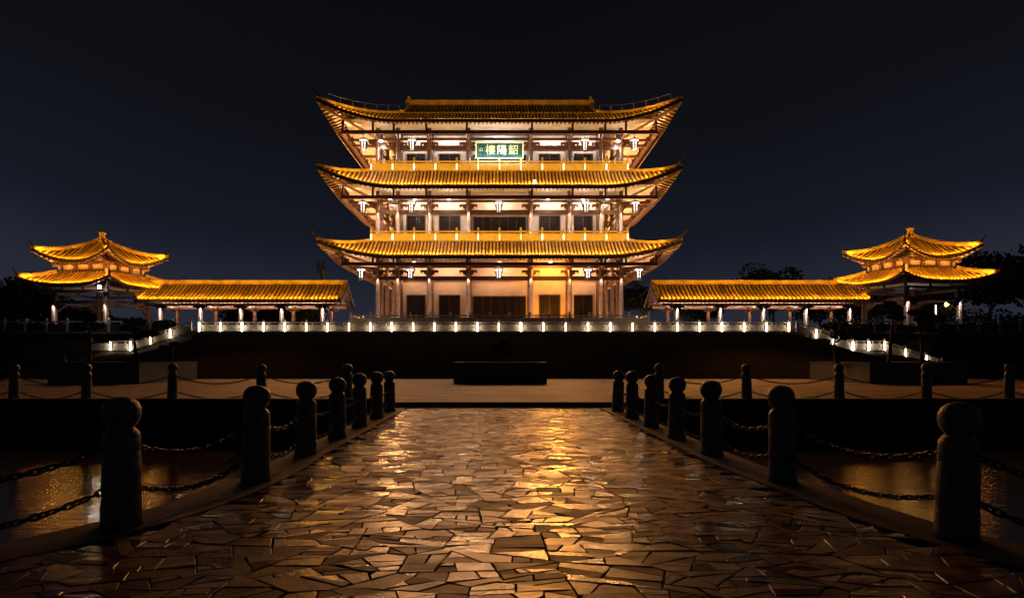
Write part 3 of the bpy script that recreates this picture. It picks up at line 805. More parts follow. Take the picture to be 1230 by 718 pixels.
# lanterns
def make_lantern(label):
    t = thing('palace_lantern', label, 'lantern', (0, 0, 0), 0, 'white palace lanterns under the eaves of the hall', inv=False)
    H = math.pi / 6
    MB().lathe([(.06, 1.30), (.05, 1.22)], n=6, rot=H).lathe([(.56, 1.00), (.54, 1.06), (.30, 1.15), (.08, 1.24)], n=6, rot=H).build('cap', 'wood', t)
    MB().lathe([(.40, .80), (.44, .98)], n=6, rot=H).lathe([(.25, .12), (.27, .78)], n=6, rot=H).build('shade', 'lantern', t)
    m = MB()
    for k in range(6):
        an = math.pi * k / 3 + H; c_, s_ = math.cos(an), math.sin(an); a2 = an + math.pi / 3; c2, s2 = math.cos(a2), math.sin(a2)
        m.bar((c_ * .26, s_ * .26, .04), (c_ * .28, s_ * .28, .80), .12, .10); m.bar((c_ * .42, s_ * .42, .78), (c_ * .49, s_ * .49, 1.0), .05, .05)
        m.bar((c_ * .42, s_ * .42, .79), (c2 * .42, s2 * .42, .79), .05, .06); m.bar((c_ * .27, s_ * .27, .12), (c2 * .27, s2 * .27, .12), .05, .07); m.bar((c_ * .28, s_ * .28, .45), (c2 * .28, s2 * .28, .45), .03, .035)
        m.bar((c_ * .40, s_ * .40, .60), (c_ * .42, s_ * .42, .82), .07, .06)
    m.build('frame', 'wood', t)
    m = MB()
    for k in range(6):
        an = math.pi * k / 3 + H; m.bar((math.cos(an) * .26, math.sin(an) * .26, -.10), (math.cos(an) * .26, math.sin(an) * .26, .08), .04, .04)
    m.build('tassel', 'tassel', t)
    m = MB(); m.bar((0, 0, 1.25), (0, 0, 1.75), .03, .03); m.build('hanger', 'iron', t)
    return t
names = ['outermost left', 'inner left', 'middle', 'inner right', 'outermost right']
lows = ['lowest', 'middle', 'top']
lan0 = None
for ti, (pxs, py) in enumerate((((434, 493, 599, 706, 767), 335.5), ((436, 494, 599, 704, 763), 255.5), ((437, 495, None, 702.5, 762), 180.5))):
    for i, px in enumerate(pxs):
        if px is None: continue
        Y = 74.2 if i in (0, 4) else 75.0; p = P(px, py, Y)
        lab = 'white hexagonal palace lantern, %s one hanging under the %s eave of the hall' % (names[i], lows[ti])
        if lan0 is None: lan0 = o = make_lantern(lab); index_children()
        else: o = copy_tree(lan0); o['label'] = lab
        o.location = p
# flood lamp on the second roof (the one that flares in the picture)
fl = thing('flood_light', 'small floodlight standing on the tiles of the middle roof, glaring at the viewer', 'floodlight', (PX(642, 72.6), 72.6, 18.35))
p = P(642, 218, 72.6); m = MB(); m.box(p.x - .16, p.x + .16, p.y, p.y + .18, p.z - .13, p.z + .13); m.bar((p.x, p.y + .1, p.z - .35), (p.x, p.y + .1, p.z - .12), .06, .06); m.build('lamp_body', 'housing', fl)
m = MB(); m.lathe([(.10, 0), (.11, .02)], (0, 0, 0), 12); m.v = [(p.x + a_, p.y - .012 - c_, p.z + b_) for a_, b_, c_ in m.v]; m.build('lamp_glass', 'floodglass', fl)
for fx_, fz_, k_, c_ in ((p.x - HX, p.z, .30, (1, .36, .07)), (5.6, 11.7, .26, (1, .36, .05)), (-3.5, 18.35, .17, (1, .42, .14)), (-10, 11.7, .16, (1, .42, .14)), (10.5, 18.35, .20, (1, .38, .09)), (0.8, 24.9, .20, (1, .42, .14)), (-7, 24.9, .15, (1, .45, .17))):  # this lamp's beam, then added fill floods that spread sheen over the paving
    lamp('SPOT', 'flood_fill_beam', (HX + fx_, 71.0 if fz_ < 12 else 72.05, fz_), PW['flood'] * k_, c_, (0, 12, 0), angle=46, blend=1, radius=.45)
lamp('SPOT', 'flood_fill_beam', (HX + 16.6, 70.9, 19.3), PW['side_fill'] * .42, (1, .36, .04), (18, 37, 0), angle=40, blend=1, radius=.4)  # added fill without a fixture, brightens the right of the plaza
lamp('SPOT', 'flood_fill_beam', (HX - 16.6, 70.9, 19.3), PW['side_fill'] * .30, (1, .38, .07), (-17, 35.5, 0), angle=40, blend=1, radius=.4)  # the same added fill for the left of the plaza

lamp('SPOT', 'flood_fill_beam', (HX + 8, 72.05, 18.35), PW['side_fill'] * .30, (1, .36, .04), (19.5, 40, 0), angle=24, blend=1, radius=.3)  # added narrow fill that colours the inner side of the right planter

# ================================================================== SIDE GALLERIES
GAL = []
for s_, xa, xb, fx, rx in ((-1, -31.8, -14.0, [-30.1, -26.55, -23.0, -19.4, -15.8], [-30.2, -26.6, -23.0, -19.4, -15.8]),
                           (1, 13.5, 32.1, [15.4, 19.2, 23.0, 26.75, 30.6], [15.4, 19.2, 23.0, 26.75, 30.6])):
    g = thing('covered_gallery', 'long open gallery with a golden tiled roof joining the hall to the %s pavilion' % ('left' if s_ < 0 else 'right'), 'gallery', ((xa + xb) / 2, 67.8, TZ), 0, 'roofed galleries beside the hall')
    xm = (xa + xb) / 2; yc = 67.85; hw = (xb - xa) / 2
    Wg = lambda x, y, z, xm=xm: Vector((xm + x, yc + y, z))
    ro, gp = slope_roof(g, Wg, hw, 3.05, 6.42, 8.15, .16, rows=.36, rib=.10)
    m = MB(); m.box(xa + .05, xb - .05, yc - .14, yc + .14, 8.06, 8.40); m.box(xa + .02, xb - .02, yc - .19, yc + .19, 8.40, 8.47); m.build('ridge', 'tile', ro)
    for e_ in (-1, 1):
        for t_ in (-1, 1):
            m = MB()
            for i in range(8): m.bar(gp(e_ * (hw - .12), t_, i / 8) + Vector((0, 0, .1)), gp(e_ * (hw - .12), t_, (i + 1) / 8) + Vector((0, 0, .1)), .22, .28)
            q = gp(e_ * (hw - .12), t_, 0); m.tube([q + Vector((0, 0, .15)), q + Vector((0, t_ * .18, .32)), q + Vector((0, t_ * .25, .62))], [.09, .07, .02], 6)
            m.build('gable_ridge', 'tile', ro)
            m = MB()
            for i in range(8): m.bar(gp(e_ * (hw + .03), t_, i / 8) - Vector((0, 0, .20)), gp(e_ * (hw + .03), t_, (i + 1) / 8) - Vector((0, 0, .20)), .08, .42)
            m.build('barge_board', 'rafter', ro)
        m = MB(); X_ = xm + e_ * (hw - .6); m.prism([(yc - 1.75, 6.45), (yc + 1.75, 6.45), (yc, 7.9)], 'x', X_ - .05, X_ + .05); m.build('gable_wall', 'plaster', ro)
    n = int(2 * hw / .36)                                 # rafters showing at the eaves
    for t_ in (-1, 1):
        rf = MB()
        for i in range(n + 1):
            x = -hw + .15 + (2 * hw - .3) * i / n; rf.bar(gp(x, t_, .01) - Vector((0, 0, .26)), gp(x, t_, .36) - Vector((0, 0, .27)), .08, .10)
        rf.build('rafter_row', 'rafter', ro)
    m = MB()
    for y in (66.02, 69.68): m.box(xa + .5, xb - .5, y - .11, y + .11, 5.98, 6.26)
    for x in fx: m.box(x - .10, x + .10, 66.13, 69.57, 5.95, 6.20)
    m.build('tie_beam', 'soffit', g)
    lamp('POINT', 'gable_lamp', ((xb if s_ < 0 else xa) - s_ * 1.0, 66.6, 5.6), 70, (1, .66, .42), radius=.1)
    m = MB(); m.box(xa + .3, xb - .3, 65.4, 70.3, 6.42, 6.47); m.build('ceiling', 'ceiling', g)
    c0 = b0_ = None
    for xs, y in ((fx, 66.0), (rx, 69.7)):
        for x in xs:
            if c0 is None:
                m = MB(); m.lathe([(.28, 0), (.28, .12), (.20, .16), (.18, 2.40)], (x, y, TZ), 12); c0 = m.build('column', 'column', g, True); cx0, cy0 = x, y
                m = MB()
                for d in (-1, 1): scroll(m, x, y, 5.85, d, 'x', .62)
                m.box(x - .3, x + .3, y - .25, y + .25, 6.03, 6.14); b0_ = m.build('bracket', 'bracket', g)
            else:
                for q in (c0, b0_):
                    o = q.copy(); COL.objects.link(o); o.location = (x - cx0, y - cy0, 0)
        if y < 68:
            for x in xs: lamp('SPOT', 'column_head_light', (x + .05, y - .30, 5.95), PW['column'] * 1.7, WHITE, (x, y - .02, 3.6), angle=70, blend=.6, radius=.03)
    for x in rx: lamp('SPOT', 'column_head_light', (x - .05 * s_, 69.35, 5.95), PW['column'] * .35, WARM, (x, 69.7, 3.6), angle=80, blend=.6, radius=.03)
    strip('eave_light_bar', (xa + .2, 64.98, 6.74), (xb - .2, 64.98, 6.74), (0, 1, .22), PW['gallery'] * (xb - xa), (1, .58, .08))
    strip('under_roof_bar', (xa + 1, 66.3, 5.9), (xb - 1, 66.3, 5.9), (0, -.5, 1), PW['gallery_in'], (1, .70, .48))
    strip('under_roof_bar', (xa + 1, 68.0, 6.0), (xb - 1, 68.0, 6.0), (0, .15, 1), PW['gallery_in'], (1, .70, .48))

# ================================================================== CORNER PAVILIONS
def pavilion(side, cx, cy, rz, dz):
    g = thing('double_roof_pavilion', 'square pavilion with two golden upturned roofs at the %s end of the galleries' % side, 'pavilion', (cx, cy, TZ), rz, 'two-roofed pavilions at the ends of the galleries')
    cr, sr = math.cos(rz), math.sin(rz)
    W = lambda x, y, z: Vector((cx + x * cr - y * sr, cy + x * sr + y * cr, z))
    def wbox(m, x0, x1, y0, y1, z0, z1):
        return m.hexa([W(x0, y0, z0), W(x1, y0, z0), W(x1, y1, z0), W(x0, y1, z0), W(x0, y0, z1), W(x1, y0, z1), W(x1, y1, z1), W(x0, y1, z1)])
    _, fr1 = hip_roof(g, (cx, cy), 4.05, 4.05, 2.45, 2.45, 7.55 + dz, 8.72 + dz, .68, .55, 3.2, .08, .9, rows=.33, rib=.09, nv=5, horn=.55, ridge=(.2, .26), thick=.18, raft=.34, rsize=.09, rz=rz)
    ro, fr2 = hip_roof(g, (cx, cy), 3.30, 3.30, .16, .16, 9.62 + dz, 11.72 + dz, 1.05, .50, 3.1, .26, .8, rows=.32, rib=.085, nv=7, horn=.55, ridge=(.2, .26), thick=.18, raft=.34, rsize=.09, rz=rz)
    m = MB(); m.lathe([(.34, -.1), (.36, .08), (.20, .16), (.24, .22), (.25, .62), (.30, .66), (.30, .74), (.10, .82), (.02, .95)], (cx, cy, 11.72 + dz), 10); m.build('finial', 'tile', ro)
    # the body between the roofs: frame, panels, brackets
    m = MB()
    for a_ in (-1, 1):
        wbox(m, -2.30, 2.30, a_ * 2.2 - .1, a_ * 2.2 + .1, 8.62 + dz, 8.95 + dz); wbox(m, -2.45, 2.45, a_ * 2.24 - .12, a_ * 2.24 + .12, 9.38 + dz, 9.62 + dz)
        wbox(m, a_ * 2.2 - .1, a_ * 2.2 + .1, -2.09, 2.09, 8.62 + dz, 8.95 + dz); wbox(m, a_ * 2.24 - .12, a_ * 2.24 + .12, -2.1, 2.1, 9.38 + dz, 9.615 + dz)
    m.build('upper_beam', 'beam', g)
    m = MB()
    for a_ in (-1, 1): wbox(m, -2.12, 2.12, a_ * 2.12 - .04, a_ * 2.12 + .04, 8.95 + dz, 9.38 + dz); wbox(m, a_ * 2.12 - .04, a_ * 2.12 + .04, -2.08, 2.08, 8.95 + dz, 9.38 + dz)
    m.build('upper_panel', 'soffit', g)
    m = MB(); wbox(m, -2.3, 2.3, -2.3, 2.3, 9.64 + dz, 9.68 + dz); m.build('upper_ceiling', 'soffit', g)
    for u in (-2.2, -.75, .75, 2.2):
        for a_ in (-1, 1):
            m = MB(); wbox(m, u - .14, u + .14, a_ * 2.28 - .12, a_ * 2.28 + .12, 8.95 + dz, 9.38 + dz); wbox(m, u - .09, u + .09, *sorted((a_ * 2.3, a_ * 3.05)), 9.30 + dz, 9.50 + dz); wbox(m, u - .42, u + .42, a_ * 2.72 - .07, a_ * 2.72 + .07, 9.42 + dz, 9.60 + dz); m.build('upper_bracket', 'bracket', g)
            m = MB(); wbox(m, a_ * 2.28 - .12, a_ * 2.28 + .12, u - .139, u + .139, 8.95 + dz, 9.375 + dz); wbox(m, *sorted((a_ * 2.3, a_ * 3.05)), u - .09, u + .09, 9.30 + dz, 9.495 + dz); wbox(m, a_ * 2.72 - .07, a_ * 2.72 + .07, u - .42, u + .42, 9.42 + dz, 9.595 + dz); m.build('upper_bracket', 'bracket', g)
    # ring beams, ceiling, columns below the lower roof
    m = MB(); h = 2.55
    for a_ in (-1, 1):
        wbox(m, -h - .9, h + .9, a_ * (h + .85) - .09, a_ * (h + .85) + .09, 6.92 + dz, 7.14 + dz); wbox(m, a_ * (h + .85) - .09, a_ * (h + .85) + .09, -h - .75, h + .75, 6.92 + dz, 7.138 + dz)
        wbox(m, -h + .2, h - .2, a_ * h - .1, a_ * h + .1, 6.05 + dz, 6.32 + dz); wbox(m, a_ * h - .1, a_ * h + .1, -h + .2, h - .2, 6.05 + dz, 6.32 + dz)
        for u in (-h - .8, -h * .4, h * .4, h + .8): wbox(m, u - .07, u + .07, a_ * (h + .85) - .06, a_ * (h + .85) + .06, 7.14 + dz, 7.52 + dz); wbox(m, a_ * (h + .85) - .06, a_ * (h + .85) + .06, u - .065, u + .065, 7.138 + dz, 7.52 + dz)
    m.build('ring_beam', 'wood', g)
    m = MB(); wbox(m, -2.9, 2.9, -2.9, 2.9, 7.40 + dz, 7.46 + dz); m.build('ceiling', 'ceiling', g)
    for a_ in (-1, 1):
        for b_ in (-1, 1):
            p_ = W(a_ * h, b_ * h, TZ)
            m = MB(); m.lathe([(.34, 0), (.34, .14), (.24, .2), (.21, 3.6 + dz)], tuple(p_), 12); m.build('column', 'column', g, True)
            m = MB()
            for (ux, uy, sx, sy) in ((1, 0, -a_, 0), (0, 1, 0, -b_)):
                dvec = W(sx, sy, 0) - W(0, 0, 0)
                for i in range(4): 
                    L_ = 1.15 - .26 * i; z_ = 6.02 + dz - .16 * i
                    m.bar(p_ + Vector((0, 0, z_ - .08 - TZ)) , p_ + dvec * L_ + Vector((0, 0, z_ - .08 - TZ)), .14, .158)
            m.bar(p_ + Vector((0, 0, 6.6 + dz - TZ)), W(a_ * (h + 1.5), b_ * (h + 1.5), 7.75 + dz), .18, .22)
            m.build('bracket', 'bracket', g)
            if not (a_ == (1 if cx < 0 else -1) * -1 and b_ == 1):
                dvec = (W(0, -1, 0) - W(0, 0, 0)); q = p_ + dvec * .36; lamp('SPOT', 'column_head_light', (q.x, q.y, 6.1 + dz), PW['column'] * (1.0 if b_ < 0 else .4), WHITE if b_ < 0 else WARM, tuple(p_ + dvec * .02), angle=70, blend=.6, radius=.03).rotation_euler = (R(8), 0, 0)
    for fr_ in (fr1, fr2): eave_lights(fr_, (0, 1, 2, 3), 5, PW['pav'], (1, .53, .08), dz=.2)
    for k in range(4):
        an = rz + k * math.pi / 2
        f = lambda x, y, z: (cx + x * math.cos(an) - y * math.sin(an), cy + x * math.sin(an) + y * math.cos(an), z)
        aim = (-math.sin(an), math.cos(an), .42)
        strip('bracket_light_bar', f(-2.0, -2.75, 8.86 + dz), f(2.0, -2.75, 8.86 + dz), (math.sin(an) * .45, -math.cos(an) * .45, 1), PW['pav_in'] * 1.8, (1, .50, .09))
    for a_ in (-1, 1):
        for b_ in (-1, 1): lamp('POINT', 'corner_glow', tuple(W(a_ * 2.75, b_ * 2.75, 9.25 + dz)), 26, (1, .50, .10), radius=.08)
    lamp('POINT', 'pavilion_glow', (cx, cy, 6.6 + dz), PW['pav_in'], (1, .8, .62), radius=.2)
    return g
pavilion('left', -35.2, 66.0, R(-12.5), 0.0)
pavilion('right', 35.4, 65.0, R(12.5), .22)
pf = thing('flood_light', 'bright white floodlight on the front corner column of the left pavilion', 'floodlight', (PX(119.5, 61.6), 61.6, 7.0))
p = P(119.5, 345, 61.6); m = MB(); m.box(p.x - .15, p.x + .15, p.y, p.y + .16, p.z - .15, p.z + .15); m.bar((p.x, p.y + .1, p.z), (p.x + .2, p.y + 1.0, p.z + .05), .06, .06); m.build('lamp_body', 'housing', pf)
m = MB(); m.box(p.x - .13, p.x + .13, p.y - .02, p.y - .003, p.z - .13, p.z + .13); m.build('lamp_glass', 'floodglass', pf)

lamp('POINT', 'flood_glow', (p.x + .1, p.y - .35, p.z), 60, (1, .94, .86), radius=.1)
# ================================================================== BALUSTRADES
fpts = [(PX(240 + 25.64 * i, TY), TY, TZ) for i in range(14)] + [(PX(599 + 26.77 * i, TY), TY, TZ) for i in range(14)]
balustrade('stone_balustrade', 'long white stone balustrade with lit posts along the front edge of the terrace', None, fpts)
yS = 61.25
lp = [(fpts[0][0] - .02, yS, TZ - .02)]
def stair_pts(s_, x0, n, dx, z0, drop): return [(x0 + s_ * dx * i, yS, z0 - drop * i) for i in range(n)]
xl = fpts[0][0]; xr = fpts[-1][0]
balustrade('stair_balustrade', 'lit white stair railing sloping down to the left of the terrace', 'stair railings at the ends of the terrace', stair_pts(-1, xl - .25, 4, 1.62, TZ - .08, .50) + [(xl - .25 - 6.5, yS, TZ - 1.58), (xl - .25 - 8.1, yS, TZ - 1.58)], lit=[0, 1, 1, 1, 1, 0], h=1.02)
pr = stair_pts(1, xr + .25, 4, 1.50, TZ - .08, .50); xe = pr[-1][0]; ze = pr[-1][2]
pr += [(xe + 1.3, yS, ze), (xe + 2.6, yS, ze), (xe + 4.3, yS, ze - .58), (xe + 6.0, yS, ze - 1.16), (xe + 7.3, yS, ze - 1.58)]
balustrade('stair_balustrade', 'lit white stair railing stepping down to the right of the terrace with a level landing', 'stair railings at the ends of the terrace', pr, lit=[0, 1, 1, 1, 1, 1, 1, 1, 0], h=1.02)
pp = [(PX(600.5 + 11.95 * (2 * i - 15), 71.5), 71.5, PFL) for i in range(16)]
balustrade('podium_balustrade', 'dim stone balustrade around the platform the hall stands on', None, [(pp[0][0], 96, PFL), (pp[0][0], 89.9, PFL), (pp[0][0], 83.8, PFL), (pp[0][0], 77.6, PFL)] + pp + [(pp[-1][0], 77.6, PFL), (pp[-1][0], 83.8, PFL), (pp[-1][0], 89.9, PFL), (pp[-1][0], 96, PFL)], lit=False, h=1.25, rail=.88, pan=(.1, .68))
for s_, nm in ((-1, 'left'), (1, 'right')):
    x0 = 27.6 * s_
    balustrade('terrace_balustrade', 'unlit stone balustrade along the terrace in front of the %s pavilion' % nm, 'dark balustrades beside the pavilions', [(x0 + s_ * 1.74 * i, 62.6, TZ - .15) for i in range(13)], lit=False, h=1.32, rail=1.0, pan=(.1, .8), panmat='wall')
    balustrade('terrace_balustrade', 'distant stone balustrade behind the %s pavilion' % nm, 'dark balustrades beside the pavilions', [(s_ * (24 + 2.1 * i), 77.0, TZ + .15) for i in range(13)], lit=False, h=1.25)

# ================================================================== BOLLARDS AND CHAINS
prof = [(.172, 0), (.168, .05), (.165, .24), (.160, .255), (.160, .27), (.164, .285), (.157, .62), (.152, .635), (.152, .65), (.157, .665), (.153, .79), (.150, .815), (.128, .845), (.108, .86), (.106, .875),
        (.125, .895), (.150, .935), (.163, .985), (.160, 1.035), (.140, 1.085), (.100, 1.12), (.05, 1.138), (.01, 1.142)]
def chain(a, b, sag, pitch=.068, wire=.0105, name='iron_chain', low=False):
    a, b = Vector(a), Vector(b); L_ = (b - a).length; n = max(4, int(L_ * 1.03 / pitch)); m = MB()
    pt = lambda t: a + (b - a) * t - Vector((0, 0, sag * 4 * t * (1 - t)))
    dirh = Vector((b.x - a.x, b.y - a.y, 0)).normalized(); sidev = Vector((-dirh.y, dirh.x, 0))
    seg, ring = (8, 4) if low else (12, 5)
    for i in range(n):
        t0, t1 = (i - .18) / n, (i + 1.18) / n; p, q = pt(max(0, t0)), pt(min(1, t1)); c = (p + q) / 2; d = (q - p).normalized()
        up_ = sidev.cross(d).normalized()
        w = sidev if i % 2 else up_
        w = (w * .8 + (up_ if i % 2 else sidev) * .45 * (1 if i % 4 < 2 else -1)).normalized(); nn = d.cross(w)
        hl, hw = (q - p).length / 2, .025; b0 = len(m.v)
        for k in range(seg):
            an = 2 * math.pi * k / seg; ca, sa = math.cos(an), math.sin(an)
            ctr = c + d * ((hl - hw) * (1 if ca > .01 else -1 if ca < -.01 else 0) + hw * ca) + w * (hw * sa); rad_ = (d * ca + w * sa)
            for g in range(ring):
                ag = 2 * math.pi * g / ring; m.v.append(tuple(ctr + rad_ * (wire * math.cos(ag)) + nn * (wire * math.sin(ag))))
        for k in range(seg):
            k2 = (k + 1) % seg
            for g in range(ring): g2 = (g + 1) % ring; m.face([b0 + k * ring + g, b0 + k2 * ring + g, b0 + k2 * ring + g2, b0 + k * ring + g2])
    return m
bol0 = None
def bollard(x, y, z, label, group, rot):
    global bol0
    if bol0 is None:
        bol0 = o = MB().lathe(prof, n=28).build('bollard', 'granite', None, True)
    else: o = bol0.copy(); COL.objects.link(o)
    o.location = (x, y, z); o.rotation_euler = (rnd.gauss(0, .016), rnd.gauss(0, .016), rot); k_ = rnd.uniform(.97, 1.03); o.scale = (k_, k_, rnd.uniform(.98, 1.02))
    tag(o, label, 'bollard', group); return o
near = ['nearest', 'second nearest', 'third nearest', 'fourth nearest', 'fifth nearest', 'sixth nearest', 'farthest']
for s_, line in sgn.items():
    nm = 'left' if s_ < 0 else 'right'; line = line[::-1]                 # nearest first, index 0 is just outside the frame
    for i, (x, y) in enumerate(line):
        lab = 'round-topped granite bollard, %s on the %s edge of the causeway' % (near[i - 1] if i else 'one outside the frame', nm)
        if i == 0: lab = 'round-topped granite bollard by the viewer, past the end of the %s causeway edge' % nm
        bollard(x, y, .004, lab, 'bollards along the causeway', rnd.uniform(0, 6))
    for i in range(len(line) - 1):
        a_, b_ = line[i], line[i + 1]
        for h_, hn in ((.70, 'upper'), (.33, 'lower')):
            va, vb = Vector((*a_, h_)), Vector((*b_, h_)); u = (vb - va).normalized() * .155
            o = chain(va + u, vb - u, .17, low=i > 2).build('iron_chain', 'iron', None, i < 3)
            far_ = near[i] if i < 6 else 'farthest'
            where = 'from the %s edge of the frame to its nearest bollard' % nm if i == 0 else 'between the %s and %s bollards on the %s causeway edge' % (near[i - 1].replace(' nearest', ''), near[i].replace(' nearest', ''), nm)
            tag(o, '%s iron chain %s' % (hn, where), 'chain', 'chains along the causeway')
for s_ in (-1, 1):
    nm = 'left' if s_ < 0 else 'right'
    xs = [PX(p_, 24.95) for p_ in ((417, 314, 207, 104, 17, -90) if s_ < 0 else (792, 897, 1008, 1113, 1212, 1315))]
    for i, x in enumerate(xs):
        lab = 'granite bollard on the plaza edge, %s one out on the %s side of the causeway' % (ORD[i], nm)
        bollard(x, 24.95, .15, lab, 'bollards along the plaza edge', rnd.uniform(0, 6))
    for i in range(len(xs) - 1):
        for h_, hn in ((.86, 'upper'), (.36, 'lower')):
            a_, b_ = Vector((xs[i], 24.95, h_)), Vector((xs[i + 1], 24.95, h_)); u = (b_ - a_).normalized() * .15
            o = chain(a_ + u, b_ - u, .24, low=True).build('iron_chain', 'iron')
            tag(o, '%s iron chain between the %s and %s plaza bollards on the %s side' % (hn, ORD[i], ORD[i + 1], nm), 'chain', 'chains along the plaza edge')
# ================================================================== PLANTERS, TREES
def planter(label, x0, x1, y0, y1):
    g = thing('stone_planter', label, 'planter', ((x0 + x1) / 2, (y0 + y1) / 2, .154), 0, 'raised stone planters on the plaza'); z0, z1, w = .154, 1.18, .28
    m = MB(); m.box(x0, x1, y0, y0 + w, z0, z1); m.box(x0, x1, y1 - w, y1, z0, z1); m.box(x0, x0 + w, y0 + w, y1 - w, z0, z1); m.box(x1 - w, x1, y0 + w, y1 - w, z0, z1); m.build('side_wall', 'planter', g)
    m = MB(); w = .34; q = .04
    m.box(x0 - q, x1 + q, y0 - q, y0 + w, z1 + .002, z1 + .07); m.box(x0 - q, x1 + q, y1 - w, y1 + q, z1 + .002, z1 + .07); m.box(x0 - q, x0 + w, y0 + w, y1 - w, z1 + .002, z1 + .068); m.box(x1 - w, x1 + q, y0 + w, y1 - w, z1 + .002, z1 + .068); m.build('coping', 'kerb', g)
    m = MB(); m.box(x0 + .28, x1 - .28, y0 + .28, y1 - .28, z0, 1.10); m.build('soil', 'soil', g)
planter('low dark stone planter in the middle of the plaza facing the causeway', PX(545, 38), PX(657, 38), 38, 42)
planter('dark stone planter on the left of the plaza with two small trees', -23.05, -18.4, 38, 45.2)
planter('stone planter on the right of the plaza, one side glowing orange', 18.66, 23.6, 38, 45.4)

def leafblob(m, c, r, n, s, flat=1.0, rg=rnd):
    for _ in range(n):
        while True:
            v = Vector((rg.uniform(-1, 1), rg.uniform(-1, 1), rg.uniform(-1, 1)))
            if .12 < v.length < 1: break
        v = v.normalized() * (v.length ** .45); p = Vector(c) + Vector((v.x * r, v.y * r, v.z * r * flat))
        a = Vector((rg.gauss(0, 1), rg.gauss(0, 1), rg.gauss(0, 1))).normalized(); b = a.cross(Vector((rg.gauss(0, 1), rg.gauss(0, 1), rg.gauss(0, 1)))).normalized()
        k = s * rg.uniform(.6, 1.3); b0 = len(m.v)
        m.v += [tuple(p - a * k), tuple(p + b * k * .5), tuple(p + a * k), tuple(p - b * k * .5)]; m.face([b0, b0 + 1, b0 + 2, b0 + 3])
def limb(m, p0, p1, r0, r1, bend, n=5):
    p0, p1 = Vector(p0), Vector(p1); pts = []
    off = Vector((rnd.uniform(-1, 1), rnd.uniform(-1, 1), 0)) * bend
    for i in range(n + 1):
        t = i / n; pts.append(p0 + (p1 - p0) * t + off * math.sin(math.pi * t) + Vector((rnd.uniform(-1, 1), rnd.uniform(-1, 1), 0)) * bend * .2 * (0 < i < n))
    m.tube(pts, [r0 + (r1 - r0) * i / n for i in range(n + 1)], 7); return pts
def tree(label, x, y, z, h, r, kind='round', group=None, nl=1.0, name='broadleaf_tree', cat='tree'):
    g = thing(name, label, cat, (x, y, z), 0, group); t = MB(); c = MB()
    top = Vector((x + rnd.uniform(-.3, .3) * r * .3, y, z + h * .62)); limb(t, (x, y, z - .1), top, .045 * h * .55, .02 * h * .5, h * .03)
    n = int(16 * nl)
    for i in range(n):
        an = rnd.uniform(0, 6.28); el = rnd.uniform(-.25, 1); rr = r * rnd.uniform(.35, .85)
        q = Vector((x, y, z + h * .66)) + Vector((math.cos(an) * rr, math.sin(an) * rr, el * h * .30 * (1.05 - rr / r * .5)))
        if i % 2 == 0: limb(t, Vector((x, y, z + h * rnd.uniform(.3, .6))), q, .012 * h, .004 * h, h * .03, 4)
        leafblob(c, q, r * rnd.uniform(.28, .48), int(150 * nl), max(.10, r * .055), .8)
    t.build('trunk', 'bark', g, True); c.build('crown', 'leaf2', g); return g
def bonsai(label, x, y, z, h, pads, group='small pruned trees on the planters', lean=0.0):
    g = thing('pruned_tree', label, 'tree', (x, y, z), 0, group); t = MB(); c = MB()
    top = Vector((x + lean, y, z + h)); pts = limb(t, (x, y, z), top, .13, .05, .16, 7)
    for px_, pz, pr in pads:
        q = Vector((x + px_, y + rnd.uniform(-.5, .5), z + pz)); b_ = pts[min(7, max(2, int(7 * (pz - .25) / h)))]
        limb(t, b_, q - Vector((0, 0, .1)), .055, .025, .08, 4); leafblob(c, q, pr, int(420 * pr + 160), .085, .32)
    t.build('trunk', 'bark', g, True); c.build('crown', 'leaf', g); return g
bonsai('small pruned tree with flat dark crown at the left end of the left planter', PX(107, 41), 41, 1.1, 2.0, [(-.7, 1.5, .55), (.1, 2.1, .75), (.7, 1.4, .5), (-.1, 2.5, .45)])
bonsai('small twin pad pruned tree leaning on the right part of the left planter', PX(165, 41), 41, 1.1, 1.6, [(-.5, 2.0, .55), (.5, 1.7, .6), (.1, 2.35, .6), (1.3, 2.25, .6)], lean=-.2)
bonsai('slim young pruned tree at the back right corner of the left planter', PX(203, 44), 44, 1.1, 1.1, [(.15, 1.2, .3), (-.3, 1.0, .25)], lean=.2)
bonsai('orange lit trunk of a pruned tree at the left end of the right planter', PX(1007, 41), 41, 1.1, 1.2, [(-.9, 1.25, .5), (.2, 1.6, .7), (.9, 1.9, .6), (-.3, 2.1, .6)], lean=-.2)
bonsai('tall pruned tree in the middle of the right planter below the landing', PX(1067, 42), 42, 1.1, 2.6, [(-.2, 3.0, .45), (.3, 2.6, .4), (0, 3.4, .35)], lean=.25)
bonsai('wide dark pruned tree at the right end of the right planter', PX(1107, 40), 40, 1.1, 2.0, [(-.9, 1.9, .6), (.3, 2.4, .75), (1.0, 1.8, .5), (-.1, 2.8, .5)], lean=-.1)
b = thing('round_bush', 'dark ball-shaped bush behind the middle planter', 'bush', (PX(600, 43), 43.5, .3), 0)
m = MB(); limb(m, (PX(603, 43), 43.5, .2), (PX(603, 43), 43.5, 1.6), .10, .06, .02); m.build('stem', 'bark', b)
m = MB(); leafblob(m, (PX(603, 43), 43.5, 1.95), .62, 1500, .07, .85); m.build('crown', 'leaf', b)
